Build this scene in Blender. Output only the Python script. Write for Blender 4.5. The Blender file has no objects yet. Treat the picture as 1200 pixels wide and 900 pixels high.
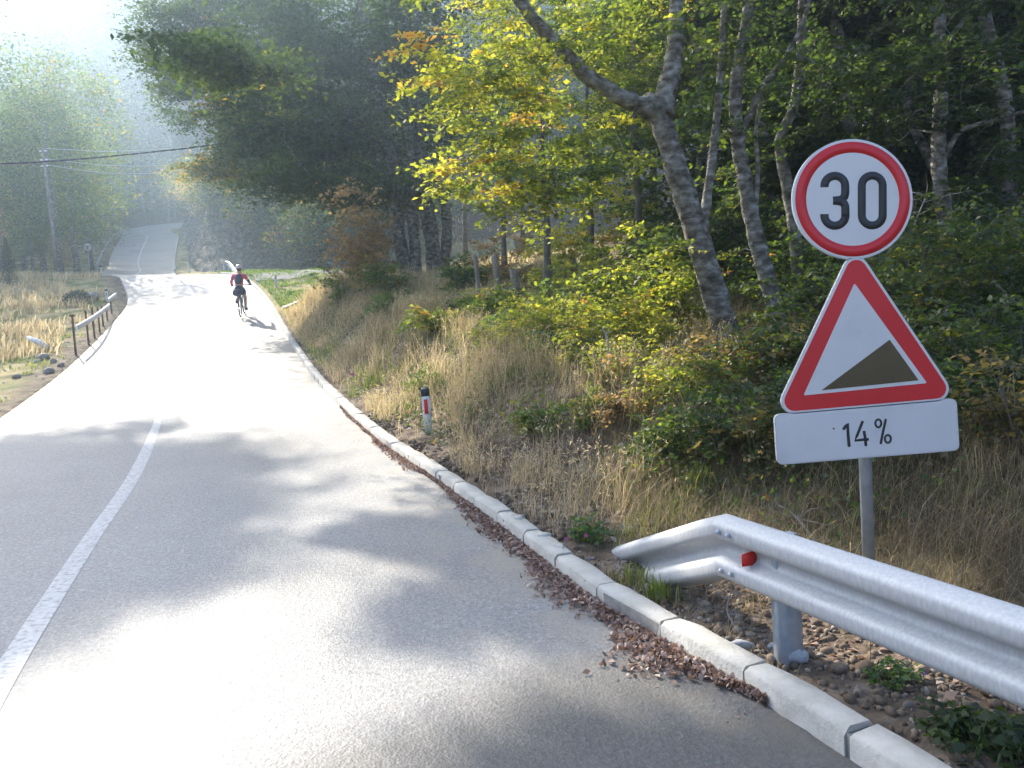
import bpy, math, random
import numpy as np
from mathutils import Vector, Matrix

SC = bpy.context.scene
COL = SC.collection
R = math.radians

# ------------------------------------------------------------------ camera
EYE = 1.6
PITCH, ROLL, FOC = R(3.07), R(4.0), 933.33      # FOC in pixels of a 1200 px wide picture
_f = np.array([0, math.cos(PITCH), -math.sin(PITCH)])
_u = np.array([0, math.sin(PITCH), math.cos(PITCH)])
_r = np.array([1.0, 0, 0])
CR = math.cos(ROLL) * _r - math.sin(ROLL) * _u
CU = math.sin(ROLL) * _r + math.cos(ROLL) * _u
cam = bpy.data.cameras.new('camera')
cam.lens = 28.0
cam.sensor_width = 36.0
cam.clip_start = 0.05
cam.clip_end = 4000
camo = bpy.data.objects.new('camera', cam)
COL.objects.link(camo)
camo.matrix_world = Matrix(((CR[0], CU[0], -_f[0], 0), (CR[1], CU[1], -_f[1], 0), (CR[2], CU[2], -_f[2], EYE), (0, 0, 0, 1)))
SC.camera = camo

# ------------------------------------------------------------------ sky, sun, exposure
SUN_AZ, SUN_EL = R(-33.5), R(35.0)       # azimuth from +Y, towards +X positive
w = bpy.data.worlds.new('World')
SC.world = w
w.use_nodes = True
nt = w.node_tree
sky = nt.nodes.new('ShaderNodeTexSky')
sky.sky_type = 'NISHITA'
sky.sun_disc = False
sky.sun_elevation = SUN_EL
sky.sun_rotation = SUN_AZ
sky.altitude = 900
sky.air_density = .7
sky.ozone_density = .4
sky.dust_density = 5.0
bg = nt.nodes['Background']
bg.inputs['Strength'].default_value = 0.15
nt.links.new(sky.outputs[0], bg.inputs[0])
sl = bpy.data.lights.new('sun', 'SUN')
sl.energy = 4.0
sl.angle = R(0.55)
sl.color = (1.0, 0.92, 0.79)
so = bpy.data.objects.new('sun', sl)
COL.objects.link(so)
SUND = Vector((math.sin(SUN_AZ) * math.cos(SUN_EL), math.cos(SUN_AZ) * math.cos(SUN_EL), math.sin(SUN_EL)))
so.rotation_euler = SUND.to_track_quat('Z', 'Y').to_euler()
SC.view_settings.view_transform = 'Standard'
SC.view_settings.look = 'None'
SC.view_settings.exposure = 1.78
SC.view_settings.gamma = 1.0
SC.render.engine = 'CYCLES'
cy = SC.cycles
cy.max_bounces = 7
cy.diffuse_bounces = 3
cy.glossy_bounces = 2
cy.transmission_bounces = 4
cy.transparent_max_bounces = 4
cy.volume_bounces = 1
cy.use_denoising = True
cy.sample_clamp_indirect = 6
cy.caustics_reflective = False
cy.caustics_refractive = False

# ------------------------------------------------------------------ helpers
def ray(px, py):
    return CR * (px - 600) / FOC - CU * (py - 450) / FOC + _f

def at(px, py, Y):
    d = ray(px, py)
    s = Y / d[1]
    return np.array([d[0] * s, Y, EYE + d[2] * s])

def tag(o, label=None, cat=None, group=None, kind=None):
    if label: o['label'] = label
    if cat: o['category'] = cat
    if group: o['group'] = group
    if kind: o['kind'] = kind
    return o

def empty(name, loc, label=None, cat=None, group=None, rz=0.0):
    o = bpy.data.objects.new(name, None)
    o.empty_display_size = 0.2
    COL.objects.link(o)
    o.location = [float(v) for v in loc]
    o.rotation_euler = (0, 0, rz)
    return tag(o, label, cat, group)

def link(name, me, parent=None, mat=None, loc=None):
    o = bpy.data.objects.new(name, me)
    COL.objects.link(o)
    if mat is not None and len(me.materials) == 0:
        me.materials.append(mat)
    if parent is not None:
        o.parent = parent
    if loc is not None:
        o.location = [float(v) for v in loc]
    return o

class Geo:
    """quads and triangles gathered as numpy blocks"""
    def __init__(s):
        s.v = []; s.q = []; s.t = []; s.n = 0
    def add(s, v, q, t=None):
        v = np.asarray(v, float).reshape(-1, 3)
        q = np.asarray(q, int)
        if q.shape[1] == 3:
            q = np.hstack([q, q[:, 2:3]])
        s.v.append(v); s.q.append(q + s.n); s.n += len(v)
        if t is None: t = np.zeros(len(q))
        s.t.append(np.broadcast_to(np.asarray(t, float), (len(q),)).copy())
    def box(s, c, size, rz=0.0, M=None):
        x, y, z = [a / 2 for a in size]
        v = np.array([(i, j, k) for k in (-z, z) for i, j in ((-x, -y), (x, -y), (x, y), (-x, y))])
        if rz:
            cc, ss = math.cos(rz), math.sin(rz)
            v = v @ np.array([[cc, ss, 0], [-ss, cc, 0], [0, 0, 1]])
        if M is not None: v = v @ np.asarray(M).T
        v = v + np.asarray(c)
        s.add(v, [(0, 3, 2, 1), (4, 5, 6, 7), (0, 1, 5, 4), (1, 2, 6, 5), (2, 3, 7, 6), (3, 0, 4, 7)])
    def tube(s, pts, rad, n=8, t=0.0, cap=True, rough=0.0, rng=None):
        pts = np.asarray(pts, float)
        m = len(pts)
        rad = np.broadcast_to(np.asarray(rad, float), (m,))
        d = np.gradient(pts, axis=0)
        d /= np.linalg.norm(d, axis=1)[:, None] + 1e-9
        ref = np.array([0, 0, 1.0]) if abs(d[:, 2]).mean() < 0.8 else np.array([1.0, 0, 0])
        a = np.cross(d, ref); a /= np.linalg.norm(a, axis=1)[:, None] + 1e-9
        b = np.cross(d, a)
        th = np.arange(n) * 2 * math.pi / n
        rr = rad[:, None] * np.ones(n)[None]
        if rough and rng is not None:
            rr = rr * (1 + rng.normal(0, rough, (m, n)))
        v = pts[:, None] + rr[..., None] * (a[:, None] * np.cos(th)[None, :, None] + b[:, None] * np.sin(th)[None, :, None])
        i = np.arange(m - 1)[:, None] * n; j = np.arange(n)[None]
        q = np.stack([i + j, i + (j + 1) % n, i + n + (j + 1) % n, i + n + j], -1).reshape(-1, 4)
        V = v.reshape(-1, 3)
        if cap:
            k = len(V)
            V = np.vstack([V, pts[0], pts[-1]])
            jj = np.arange(n)
            c0 = np.stack([(jj + 1) % n, jj, np.full(n, k), np.full(n, k)], -1)
            e = (m - 1) * n
            c1 = np.stack([e + jj, e + (jj + 1) % n, np.full(n, k + 1), np.full(n, k + 1)], -1)
            q = np.vstack([q, c0, c1])
        s.add(V, q, t)
    def lathe(s, prof, n=16, c=(0, 0, 0), axis='z'):
        prof = np.asarray(prof, float)
        th = np.arange(n) * 2 * math.pi / n
        x = prof[:, 0][:, None] * np.cos(th); y = prof[:, 0][:, None] * np.sin(th)
        z = np.repeat(prof[:, 1][:, None], n, 1)
        v = np.stack([x, y, z], -1)
        if axis == 'x': v = v[..., [2, 0, 1]]
        if axis == 'y': v = v[..., [1, 2, 0]]
        i = np.arange(len(prof) - 1)[:, None] * n; j = np.arange(n)[None]
        q = np.stack([i + j, i + (j + 1) % n, i + n + (j + 1) % n, i + n + j], -1).reshape(-1, 4)
        s.add(v.reshape(-1, 3) + np.asarray(c), q)
    def mesh(s, name, smooth=False, mat=None):
        v = np.vstack(s.v); q = np.vstack(s.q); t = np.concatenate(s.t)
        tri = q[:, 2] == q[:, 3]
        me = bpy.data.meshes.new(name)
        me.vertices.add(len(v)); me.vertices.foreach_set('co', v.astype(np.float32).ravel())
        cnt = np.where(tri, 3, 4)
        mask = np.ones_like(q, bool); mask[tri, 3] = False
        lv = q[mask]
        me.loops.add(len(lv)); me.loops.foreach_set('vertex_index', lv.astype(np.int32))
        me.polygons.add(len(q))
        st = np.concatenate([[0], np.cumsum(cnt)[:-1]])
        me.polygons.foreach_set('loop_start', st.astype(np.int32))
        if smooth: me.polygons.foreach_set('use_smooth', np.ones(len(q), bool))
        a = me.attributes.new('tint', 'FLOAT', 'FACE')
        a.data.foreach_set('value', t.astype(np.float32))
        me.update(calc_edges=True)
        me.validate()
        if mat is not None: me.materials.append(mat)
        return me

# numpy value noise
def _h(i, j, k=0):
    n = (i * 374761393 + j * 668265263 + k * 2147483647) & 0xffffffff
    n = ((n ^ (n >> 13)) * 1274126177) & 0xffffffff
    return ((n ^ (n >> 16)) & 0xffff) / 65535.0

def vnoise(x, y, seed=0):
    x = np.asarray(x, float); y = np.asarray(y, float)
    i = np.floor(x).astype(np.int64); j = np.floor(y).astype(np.int64)
    u = x - i; v = y - j
    u = u * u * (3 - 2 * u); v = v * v * (3 - 2 * v)
    return ((_h(i, j, seed) * (1 - u) + _h(i + 1, j, seed) * u) * (1 - v) + (_h(i, j + 1, seed) * (1 - u) + _h(i + 1, j + 1, seed) * u) * v)

def fbm(x, y, seed=0, o=4):
    r = 0; a = 0.5
    for k in range(o):
        r = r + a * vnoise(x * 2 ** k, y * 2 ** k, seed + k); a *= 0.5
    return r

def sstep(x, a, b):
    t = np.clip((np.asarray(x, float) - a) / (b - a), 0, 1)
    return t * t * (3 - 2 * t)

# ------------------------------------------------------------------ materials
def newmat(name):
    m = bpy.data.materials.new(name); m.use_nodes = True
    n = m.node_tree.nodes; n.clear()
    out = n.new('ShaderNodeOutputMaterial')
    return m, m.node_tree, out

def nd(t, typ, **k):
    n = t.nodes.new(typ)
    for a, b in k.items():
        if a.startswith('i_'):
            n.inputs[a[2:].replace('_', ' ')].default_value = b
        else: setattr(n, a, b)
    return n

def ramp(t, stops, fac):
    r = t.nodes.new('ShaderNodeValToRGB')
    e = r.color_ramp.elements
    while len(e) > 1: e.remove(e[0])
    e[0].position = stops[0][0]; e[0].color = (*stops[0][1], 1)
    for p, c in stops[1:]:
        x = e.new(p); x.color = (*c, 1)
    t.links.new(fac, r.inputs[0])
    return r.outputs[0]

def noisemat(name, stops, scale=4, detail=6, rough=0.9, bump=0.3, bscale=40, spec=0.3, metal=0.0, stretch=None, bdist=0.01):
    m, t, out = newmat(name)
    tc = nd(t, 'ShaderNodeTexCoord')
    vec = tc.outputs['Object']
    if stretch:
        mp = nd(t, 'ShaderNodeMapping'); mp.inputs['Scale'].default_value = stretch
        t.links.new(vec, mp.inputs[0]); vec = mp.outputs[0]
    n1 = nd(t, 'ShaderNodeTexNoise'); n1.inputs['Scale'].default_value = scale; n1.inputs['Detail'].default_value = detail
    t.links.new(vec, n1.inputs['Vector'])
    c = ramp(t, stops, n1.outputs[0])
    p = nd(t, 'ShaderNodeBsdfPrincipled')
    p.inputs['Roughness'].default_value = rough; p.inputs['Metallic'].default_value = metal
    p.inputs['Specular IOR Level'].default_value = spec
    t.links.new(c, p.inputs['Base Color'])
    n2 = nd(t, 'ShaderNodeTexNoise'); n2.inputs['Scale'].default_value = bscale; n2.inputs['Detail'].default_value = 5
    t.links.new(vec, n2.inputs['Vector'])
    b = nd(t, 'ShaderNodeBump'); b.inputs['Strength'].default_value = bump; b.inputs['Distance'].default_value = bdist
    t.links.new(n2.outputs[0], b.inputs['Height']); t.links.new(b.outputs[0], p.inputs['Normal'])
    t.links.new(p.outputs[0], out.inputs[0])
    return m

def flatmat(name, c, rough=0.5, spec=0.4, metal=0.0, var=0.08):
    return noisemat(name, [(0.35, tuple(x * (1 - var) for x in c)), (0.65, tuple(min(1, x * (1 + var)) for x in c))], scale=6, rough=rough, bump=0.05, bscale=80, spec=spec, metal=metal)

def leafmat(name, stops, trans=0.5, tcol=(1.35, 1.3, 0.55), gloss=0.03):
    """colour per leaf from its own 'tint' number"""
    m, t, out = newmat(name)
    a = nd(t, 'ShaderNodeAttribute'); a.attribute_name = 'tint'
    c = ramp(t, stops, a.outputs['Fac'])
    d = nd(t, 'ShaderNodeBsdfDiffuse'); t.links.new(c, d.inputs[0])
    mu = nd(t, 'ShaderNodeMix'); mu.data_type = 'RGBA'; mu.blend_type = 'MULTIPLY'; mu.inputs[0].default_value = 1
    mu.clamp_result = False
    t.links.new(c, mu.inputs[6]); mu.inputs[7].default_value = (*[x * 1.6 for x in tcol], 1)
    tr = nd(t, 'ShaderNodeBsdfTranslucent'); t.links.new(mu.outputs[2], tr.inputs[0])
    mx = nd(t, 'ShaderNodeMixShader'); mx.inputs[0].default_value = trans
    t.links.new(d.outputs[0], mx.inputs[1]); t.links.new(tr.outputs[0], mx.inputs[2])
    g = nd(t, 'ShaderNodeBsdfGlossy'); g.inputs['Roughness'].default_value = 0.55; g.inputs[0].default_value = (1, 1, 1, 1)
    m2 = nd(t, 'ShaderNodeMixShader'); m2.inputs[0].default_value = gloss
    t.links.new(mx.outputs[0], m2.inputs[1]); t.links.new(g.outputs[0], m2.inputs[2])
    t.links.new(m2.outputs[0], out.inputs[0])
    return m

M = {}
M['bark'] = noisemat('beech_bark', [(0.28, (.05, .042, .032)), (0.44, (.15, .135, .11)), (0.56, (.25, .235, .205)), (0.72, (.44, .43, .40))], scale=8.0, detail=12, rough=.95, bump=1.0, bscale=22, stretch=(1, 1, 1.7), bdist=.04)
M['bark_dark'] = noisemat('dark_bark', [(0.3, (.07, .06, .05)), (0.7, (.20, .18, .15))], scale=5, rough=.95, bump=.7, bscale=12, bdist=.03)
M['twig'] = noisemat('dry_twig', [(0.3, (.22, .19, .16)), (0.7, (.42, .38, .33))], scale=8)
GREEN = [(0, (.022, .045, .018)), (.4, (.048, .085, .024)), (.75, (.105, .15, .032)), (.93, (.26, .24, .045)), (1, (.26, .13, .04))]
YELLOW = [(0, (.035, .065, .02)), (.25, (.08, .125, .03)), (.55, (.20, .24, .045)), (.88, (.42, .39, .08)), (1, (.46, .27, .07))]
ORANGE = [(0, (.10, .10, .03)), (.3, (.20, .155, .075)), (.7, (.33, .245, .13)), (1, (.52, .40, .20))]
DEEP = [(0, (.024, .048, .016)), (.5, (.052, .088, .024)), (.8, (.11, .14, .032)), (1, (.32, .22, .045))]
M['leaf_green'] = leafmat('green_leaves', GREEN)
M['leaf_yellow'] = leafmat('yellow_leaves', YELLOW, trans=.5)
M['leaf_orange'] = leafmat('orange_leaves', ORANGE, trans=.55, tcol=(1.4, 1.2, .8))
M['leaf_deep'] = leafmat('deep_green_leaves', DEEP, trans=.42)
M['needle'] = leafmat('fir_needles', [(0, (.018, .035, .018)), (1, (.045, .07, .03))], trans=.15)
M['straw'] = leafmat('dry_grass', [(0, (.13, .11, .07)), (.3, (.27, .225, .14)), (.75, (.50, .41, .25)), (1, (.68, .57, .38))], trans=.4, tcol=(1.05, 1.0, .88))
M['grassgreen'] = leafmat('green_grass', [(0, (.05, .10, .02)), (.6, (.12, .18, .04)), (1, (.28, .28, .09))], trans=.4)
M['weed'] = leafmat('weed_leaves', [(0, (.05, .10, .03)), (.5, (.10, .17, .05)), (.85, (.24, .26, .06)), (1, (.34, .16, .08))], trans=.4)
M['deadleaf'] = leafmat('dead_leaves', [(0, (.12, .075, .06)), (.5, (.32, .22, .17)), (1, (.56, .46, .38))], trans=.15, tcol=(1, .8, .6))
M['concrete'] = noisemat('kerb_concrete', [(0.25, (.25, .235, .20)), (0.42, (.42, .40, .35)), (0.6, (.50, .48, .43)), (0.8, (.58, .56, .51))], scale=7, detail=10, rough=.9, bump=.5, bscale=55)
M['mortar'] = noisemat('joint_mortar', [(0.3, (.13, .125, .12)), (0.7, (.25, .24, .22))], scale=9, rough=.95, bump=.6)
M['galv'] = noisemat('galvanised_steel', [(0.3, (.42, .435, .445)), (0.5, (.48, .49, .50)), (0.7, (.55, .555, .56))], scale=85, detail=4, rough=.6, bump=.03, metal=.25, spec=.5, stretch=(1, 1, .35))
M['galv_post'] = noisemat('galvanised_post_steel', [(0.3, (.34, .39, .45)), (0.7, (.46, .51, .56))], scale=20, rough=.5, bump=.05, metal=.6, spec=.5)
M['signwhite'] = noisemat('sign_white_sheeting', [(0.3, (.60, .60, .60)), (0.45, (.66, .665, .67)), (0.7, (.69, .695, .70))], scale=4, detail=10, rough=.35, bump=.02, bscale=200, spec=.4)
M['signred'] = noisemat('sign_red_sheeting', [(0.3, (.60, .022, .03)), (0.7, (.66, .03, .038))], scale=3, rough=.35, bump=.02, bscale=200, spec=.4)
M['signblack'] = flatmat('sign_black_print', (.03, .033, .035), rough=.4)
M['signolive'] = flatmat('sign_faded_dark_print', (.10, .075, .035), rough=.45)
M['signback'] = flatmat('sign_aluminium_rim', (.62, .63, .66), rough=.4, metal=.3)
M['reflred'] = flatmat('red_reflector', (.72, .03, .02), rough=.3)
M['whitepaint'] = noisemat('white_paint', [(0.3, (.62, .62, .62)), (0.7, (.82, .82, .82))], scale=8, rough=.55)
M['blackplastic'] = flatmat('black_plastic', (.03, .035, .045), rough=.5)
M['rust'] = noisemat('rusty_steel', [(0.3, (.10, .045, .03)), (0.7, (.24, .12, .08))], scale=12, rough=.9)
M['oldwood'] = noisemat('weathered_wood', [(0.3, (.14, .12, .10)), (0.7, (.32, .29, .25))], scale=7, rough=.95, stretch=(3, 3, .6), bump=.6)
M['rock'] = noisemat('grey_stone', [(0.3, (.24, .22, .19)), (0.7, (.50, .47, .43))], scale=7, rough=.95, bump=.8, bscale=18, bdist=.02)
M['rock_pale'] = noisemat('pale_stone', [(0.3, (.55, .56, .57)), (0.7, (.78, .79, .82))], scale=9, rough=.95, bump=.8, bscale=25, bdist=.02)
M['rock_brown'] = noisemat('brown_stone', [(0.3, (.22, .16, .11)), (0.7, (.42, .34, .26))], scale=7, rough=.95, bump=.8, bscale=25, bdist=.02)
M['cable'] = flatmat('black_cable', (.03, .03, .032), rough=.6)
M['stem'] = flatmat('green_stem', (.10, .15, .05), rough=.8)
M['petal'] = flatmat('white_petal', (.85, .85, .83), rough=.7)
M['violet'] = flatmat('violet_petal', (.22, .16, .62), rough=.7)
M['pink'] = flatmat('pink_petal', (.62, .14, .32), rough=.7)
M['yellow'] = flatmat('yellow_flower_centre', (.70, .50, .05), rough=.7)

# asphalt
def asphalt():
    m, t, out = newmat('asphalt')
    tc = nd(t, 'ShaderNodeTexCoord')
    big = nd(t, 'ShaderNodeTexNoise'); big.inputs['Scale'].default_value = .45; big.inputs['Detail'].default_value = 6
    t.links.new(tc.outputs['Object'], big.inputs['Vector'])
    fine = nd(t, 'ShaderNodeTexVoronoi'); fine.inputs['Scale'].default_value = 85
    t.links.new(tc.outputs['Object'], fine.inputs['Vector'])
    med = nd(t, 'ShaderNodeTexNoise'); med.inputs['Scale'].default_value = 42; med.inputs['Detail'].default_value = 6
    t.links.new(tc.outputs['Object'], med.inputs['Vector'])
    c1 = ramp(t, [(.3, (.195, .192, .188)), (.5, (.25, .246, .24)), (.7, (.285, .28, .27))], big.outputs[0])
    c2 = ramp(t, [(.15, (.78, .78, .78)), (.6, (1.0, 1.0, 1.0)), (.95, (1.22, 1.21, 1.18))], fine.outputs['Color'])
    c3 = ramp(t, [(.3, (.8, .8, .8)), (.7, (1.2, 1.2, 1.2))], med.outputs[0])
    mu = nd(t, 'ShaderNodeMix'); mu.data_type = 'RGBA'; mu.blend_type = 'MULTIPLY'; mu.inputs[0].default_value = 1; mu.clamp_result = False
    t.links.new(c1, mu.inputs[6]); t.links.new(c2, mu.inputs[7])
    mv = nd(t, 'ShaderNodeMix'); mv.data_type = 'RGBA'; mv.blend_type = 'MULTIPLY'; mv.inputs[0].default_value = 1; mv.clamp_result = False
    t.links.new(mu.outputs[2], mv.inputs[6]); t.links.new(c3, mv.inputs[7])
    # dust towards the edges: a property of the surface, kept in the mesh's 'tint'
    a = nd(t, 'ShaderNodeAttribute'); a.attribute_name = 'dust'
    ml = nd(t, 'ShaderNodeMath', operation='MULTIPLY'); t.links.new(a.outputs['Fac'], ml.inputs[0])
    dn = nd(t, 'ShaderNodeTexNoise'); dn.inputs['Scale'].default_value = 3.5; dn.inputs['Detail'].default_value = 7
    t.links.new(tc.outputs['Object'], dn.inputs['Vector'])
    dr = ramp(t, [(.40, (0, 0, 0)), (.62, (1, 1, 1))], dn.outputs[0]); t.links.new(dr, ml.inputs[1])
    mw = nd(t, 'ShaderNodeMix'); mw.data_type = 'RGBA'; t.links.new(ml.outputs[0], mw.inputs[0])
    t.links.new(mv.outputs[2], mw.inputs[6]); mw.inputs[7].default_value = (.30, .27, .225, 1)
    fa = nd(t, 'ShaderNodeAttribute'); fa.attribute_name = 'fresh'  # this mask only scales the asphalt colour darker
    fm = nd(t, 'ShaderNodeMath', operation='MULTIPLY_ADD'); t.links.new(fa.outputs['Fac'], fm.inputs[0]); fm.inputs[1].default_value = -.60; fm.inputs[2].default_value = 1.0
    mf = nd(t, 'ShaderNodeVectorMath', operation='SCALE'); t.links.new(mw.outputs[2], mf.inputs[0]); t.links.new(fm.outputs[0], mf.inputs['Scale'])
    p = nd(t, 'ShaderNodeBsdfPrincipled'); p.inputs['Roughness'].default_value = .62; p.inputs['Specular IOR Level'].default_value = .5
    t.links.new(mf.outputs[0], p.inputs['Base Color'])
    b = nd(t, 'ShaderNodeBump'); b.inputs['Strength'].default_value = .35; b.inputs['Distance'].default_value = .005
    t.links.new(fine.outputs['Distance'], b.inputs['Height'])
    b2 = nd(t, 'ShaderNodeBump'); b2.inputs['Strength'].default_value = .35; b2.inputs['Distance'].default_value = .01
    t.links.new(med.outputs[0], b2.inputs['Height']); t.links.new(b.outputs[0], b2.inputs['Normal'])
    t.links.new(b2.outputs[0], p.inputs['Normal'])
    t.links.new(p.outputs[0], out.inputs[0])
    return m
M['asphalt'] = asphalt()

def paintline():
    m, t, out = newmat('road_paint')
    tc = nd(t, 'ShaderNodeTexCoord')
    n1 = nd(t, 'ShaderNodeTexNoise'); n1.inputs['Scale'].default_value = 30; n1.inputs['Detail'].default_value = 8
    t.links.new(tc.outputs['Object'], n1.inputs['Vector'])
    c = ramp(t, [(.36, (.28, .28, .28)), (.46, (.42, .42, .42)), (.7, (.52, .52, .51))], n1.outputs[0])
    p = nd(t, 'ShaderNodeBsdfPrincipled'); p.inputs['Roughness'].default_value = .6
    t.links.new(c, p.inputs['Base Color'])
    b = nd(t, 'ShaderNodeBump'); b.inputs['Strength'].default_value = .4; b.inputs['Distance'].default_value = .004
    t.links.new(n1.outputs[0], b.inputs['Height']); t.links.new(b.outputs[0], p.inputs['Normal'])
    t.links.new(p.outputs[0], out.inputs[0])
    return m
M['line'] = paintline()

def groundmat():
    m, t, out = newmat('soil_and_turf')
    tc = nd(t, 'ShaderNodeTexCoord')
    def noise(s, d=7):
        n = nd(t, 'ShaderNodeTexNoise'); n.inputs['Scale'].default_value = s; n.inputs['Detail'].default_value = d
        t.links.new(tc.outputs['Object'], n.inputs['Vector']); return n.outputs[0]
    soil = ramp(t, [(.3, (.07, .052, .035)), (.5, (.145, .11, .08)), (.72, (.27, .225, .175))], noise(5))
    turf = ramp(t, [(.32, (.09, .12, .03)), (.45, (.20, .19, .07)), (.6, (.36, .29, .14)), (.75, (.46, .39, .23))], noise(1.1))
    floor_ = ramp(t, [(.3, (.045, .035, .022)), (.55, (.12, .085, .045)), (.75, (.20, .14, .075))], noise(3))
    def mix(a, b, att):
        q = nd(t, 'ShaderNodeAttribute'); q.attribute_name = att
        x = nd(t, 'ShaderNodeMix'); x.data_type = 'RGBA'
        t.links.new(q.outputs['Fac'], x.inputs[0]); t.links.new(a, x.inputs[6]); t.links.new(b, x.inputs[7])
        return x.outputs[2]
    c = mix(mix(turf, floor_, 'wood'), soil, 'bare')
    p = nd(t, 'ShaderNodeBsdfPrincipled'); p.inputs['Roughness'].default_value = .95; p.inputs['Specular IOR Level'].default_value = .15
    t.links.new(c, p.inputs['Base Color'])
    b = nd(t, 'ShaderNodeBump'); b.inputs['Strength'].default_value = .9; b.inputs['Distance'].default_value = .05
    t.links.new(noise(14, 8), b.inputs['Height']); t.links.new(b.outputs[0], p.inputs['Normal'])
    t.links.new(p.outputs[0], out.inputs[0])
    return m
M['ground'] = groundmat()

# ------------------------------------------------------------------ the road's line (metres)
# right edge, centre line, left edge
RE = np.array([(5.6, -9.5, -.55), (3.4, -3.6, -.12), (1.98, 0, .03), (1.50, 1.3, .06), (1.04, 2.7, .10), (.74, 3.2 + .25, .12), (.37, 4.2, .17), (-.22, 5.9, .26), (-.89, 7.69, .36), (-1.71, 9.68, .52),
               (-2.65, 12.25, .76), (-4.09, 16.2, 1.24), (-6.48, 23.15, 2.3), (-8.88, 29.8, 3.65), (-11.1, 35.0, 4.88), (-12.9, 38.2, 5.66)])
CE = np.array([(2.6, -10.6, -.55), (.45, -4.7, -.12), (-.75, -1.0, .0), (-1.25, .4, .05), (-1.75, 1.7, .10), (-2.15, 2.8, .15), (-2.55, 3.86, .20), (-3.25, 5.9, .31), (-3.97, 8.17, .47), (-5.0, 11.1, .74),
               (-6.2, 14.4, 1.12), (-7.6, 18.5, 1.66), (-9.75, 24.87, 2.82), (-11.7, 30.1, 3.95), (-13.7, 34.7, 4.98), (-15.7, 38.0, 5.80)])
LE = np.array([(0.1, -11.8, -.55), (-2.0, -5.8, -.12), (-3.1, -2.1, .0), (-3.5, -.6, .05), (-4.0, .7, .10), (-4.45, 1.9, .15), (-4.9, 3.0, .20), (-5.6, 5.1, .31), (-6.3, 7.4, .47), (-7.3, 10.4, .74),
               (-8.5, 13.9, 1.15), (-9.9, 18.0, 1.75), (-12.0, 24.1, 2.85), (-14.2, 30.1, 4.05), (-16.3, 34.4, 5.1), (-18.3, 37.8, 5.98)])
def far(px, py, Y): return at(px, py, Y)
FR = np.array([(-17.2, 45, 6.55), (-21.0, 52, 7.35), far(205, 320, 60), far(204, 307, 66), far(206, 290, 75), far(208, 277, 85), far(203, 268.5, 94), (-32, 103, 19.6), (-24, 112, 20.5)])
FL = np.array([(-23.4, 45, 6.8), (-27.5, 52, 7.7), far(124, 316, 60), far(129, 302, 66), far(136, 288, 75), far(142, 278, 85), far(141, 270.5, 94), (-41, 104, 19.8), (-36, 117, 20.5)])
FCp = np.array([(-20.2, 45, 6.7), (-24.2, 52, 7.5), far(164, 318, 60), far(162, 306, 66), far(168, 289, 75), far(173, 277, 85), far(171, 269.3, 94), (-36.5, 103.5, 19.7), (-30, 114.5, 20.5)])
RE = np.vstack([RE, FR]); LE = np.vstack([LE, FL]); CE = np.vstack([CE, FCp])

def catmull(P, n=10):
    P = np.asarray(P, float)
    Q = np.vstack([2 * P[0] - P[1], P, 2 * P[-1] - P[-2]])
    o = []
    for i in range(1, len(Q) - 2):
        for k in range(n):
            t = k / n
            o.append(.5 * ((2 * Q[i]) + (-Q[i - 1] + Q[i + 1]) * t + (2 * Q[i - 1] - 5 * Q[i] + 4 * Q[i + 1] - Q[i + 2]) * t * t + (-Q[i - 1] + 3 * Q[i] - 3 * Q[i + 1] + Q[i + 2]) * t ** 3))
    o.append(P[-1])
    return np.array(o)
RS, CS, LS = catmull(RE), catmull(CE), catmull(LE)

def nearest(P, x, y):
    """distance to polyline P, side (right +), z and y there"""
    x = np.atleast_1d(np.asarray(x, float)); y = np.atleast_1d(np.asarray(y, float))
    A = P[:-1, :2]; B = P[1:, :2]; D = B - A; L2 = (D ** 2).sum(1) + 1e-12
    out = np.empty((4, len(x)))
    for s in range(0, len(x), 20000):
        px = x[s:s + 20000, None] - A[None, :, 0]; py = y[s:s + 20000, None] - A[None, :, 1]
        t = np.clip((px * D[:, 0] + py * D[:, 1]) / L2, 0, 1)
        ex = px - t * D[:, 0]; ey = py - t * D[:, 1]
        d2 = ex * ex + ey * ey
        k = d2.argmin(1); r = np.arange(len(k))
        sd = np.sign(D[k, 1] * ex[r, k] - D[k, 0] * ey[r, k])
        out[0, s:s + 20000] = np.sqrt(d2[r, k]); out[1, s:s + 20000] = sd
        out[2, s:s + 20000] = P[k, 2] + t[r, k] * (P[k + 1, 2] - P[k, 2])
        out[3, s:s + 20000] = P[k, 1] + t[r, k] * (P[k + 1, 1] - P[k, 1])
    return out

# foot of the rock face: the hill lies to the right of this line's far end
RB = np.array([(-19, 125, 21), (-27, 104, 19), far(212, 268, 96), far(211, 285, 82), far(212, 300, 72), far(216, 317, 63), far(250, 315, 58), far(300, 322, 54), far(350, 326, 50), far(410, 331, 46), far(470, 334, 45), (-1, 52, 8.5), (14, 70, 12), (60, 110, 20)])
RBS = catmull(RB, 6)

def ground_parts(x, y):
    dR, sR, zR, yR = nearest(RS, x, y)
    dL, sL, zL, yL = nearest(LS, x, y)
    er = dR * sR            # >0 outside on the right
    el = -dL * sL           # >0 outside on the left
    return er, el, zR, zL, yR, yL

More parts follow.
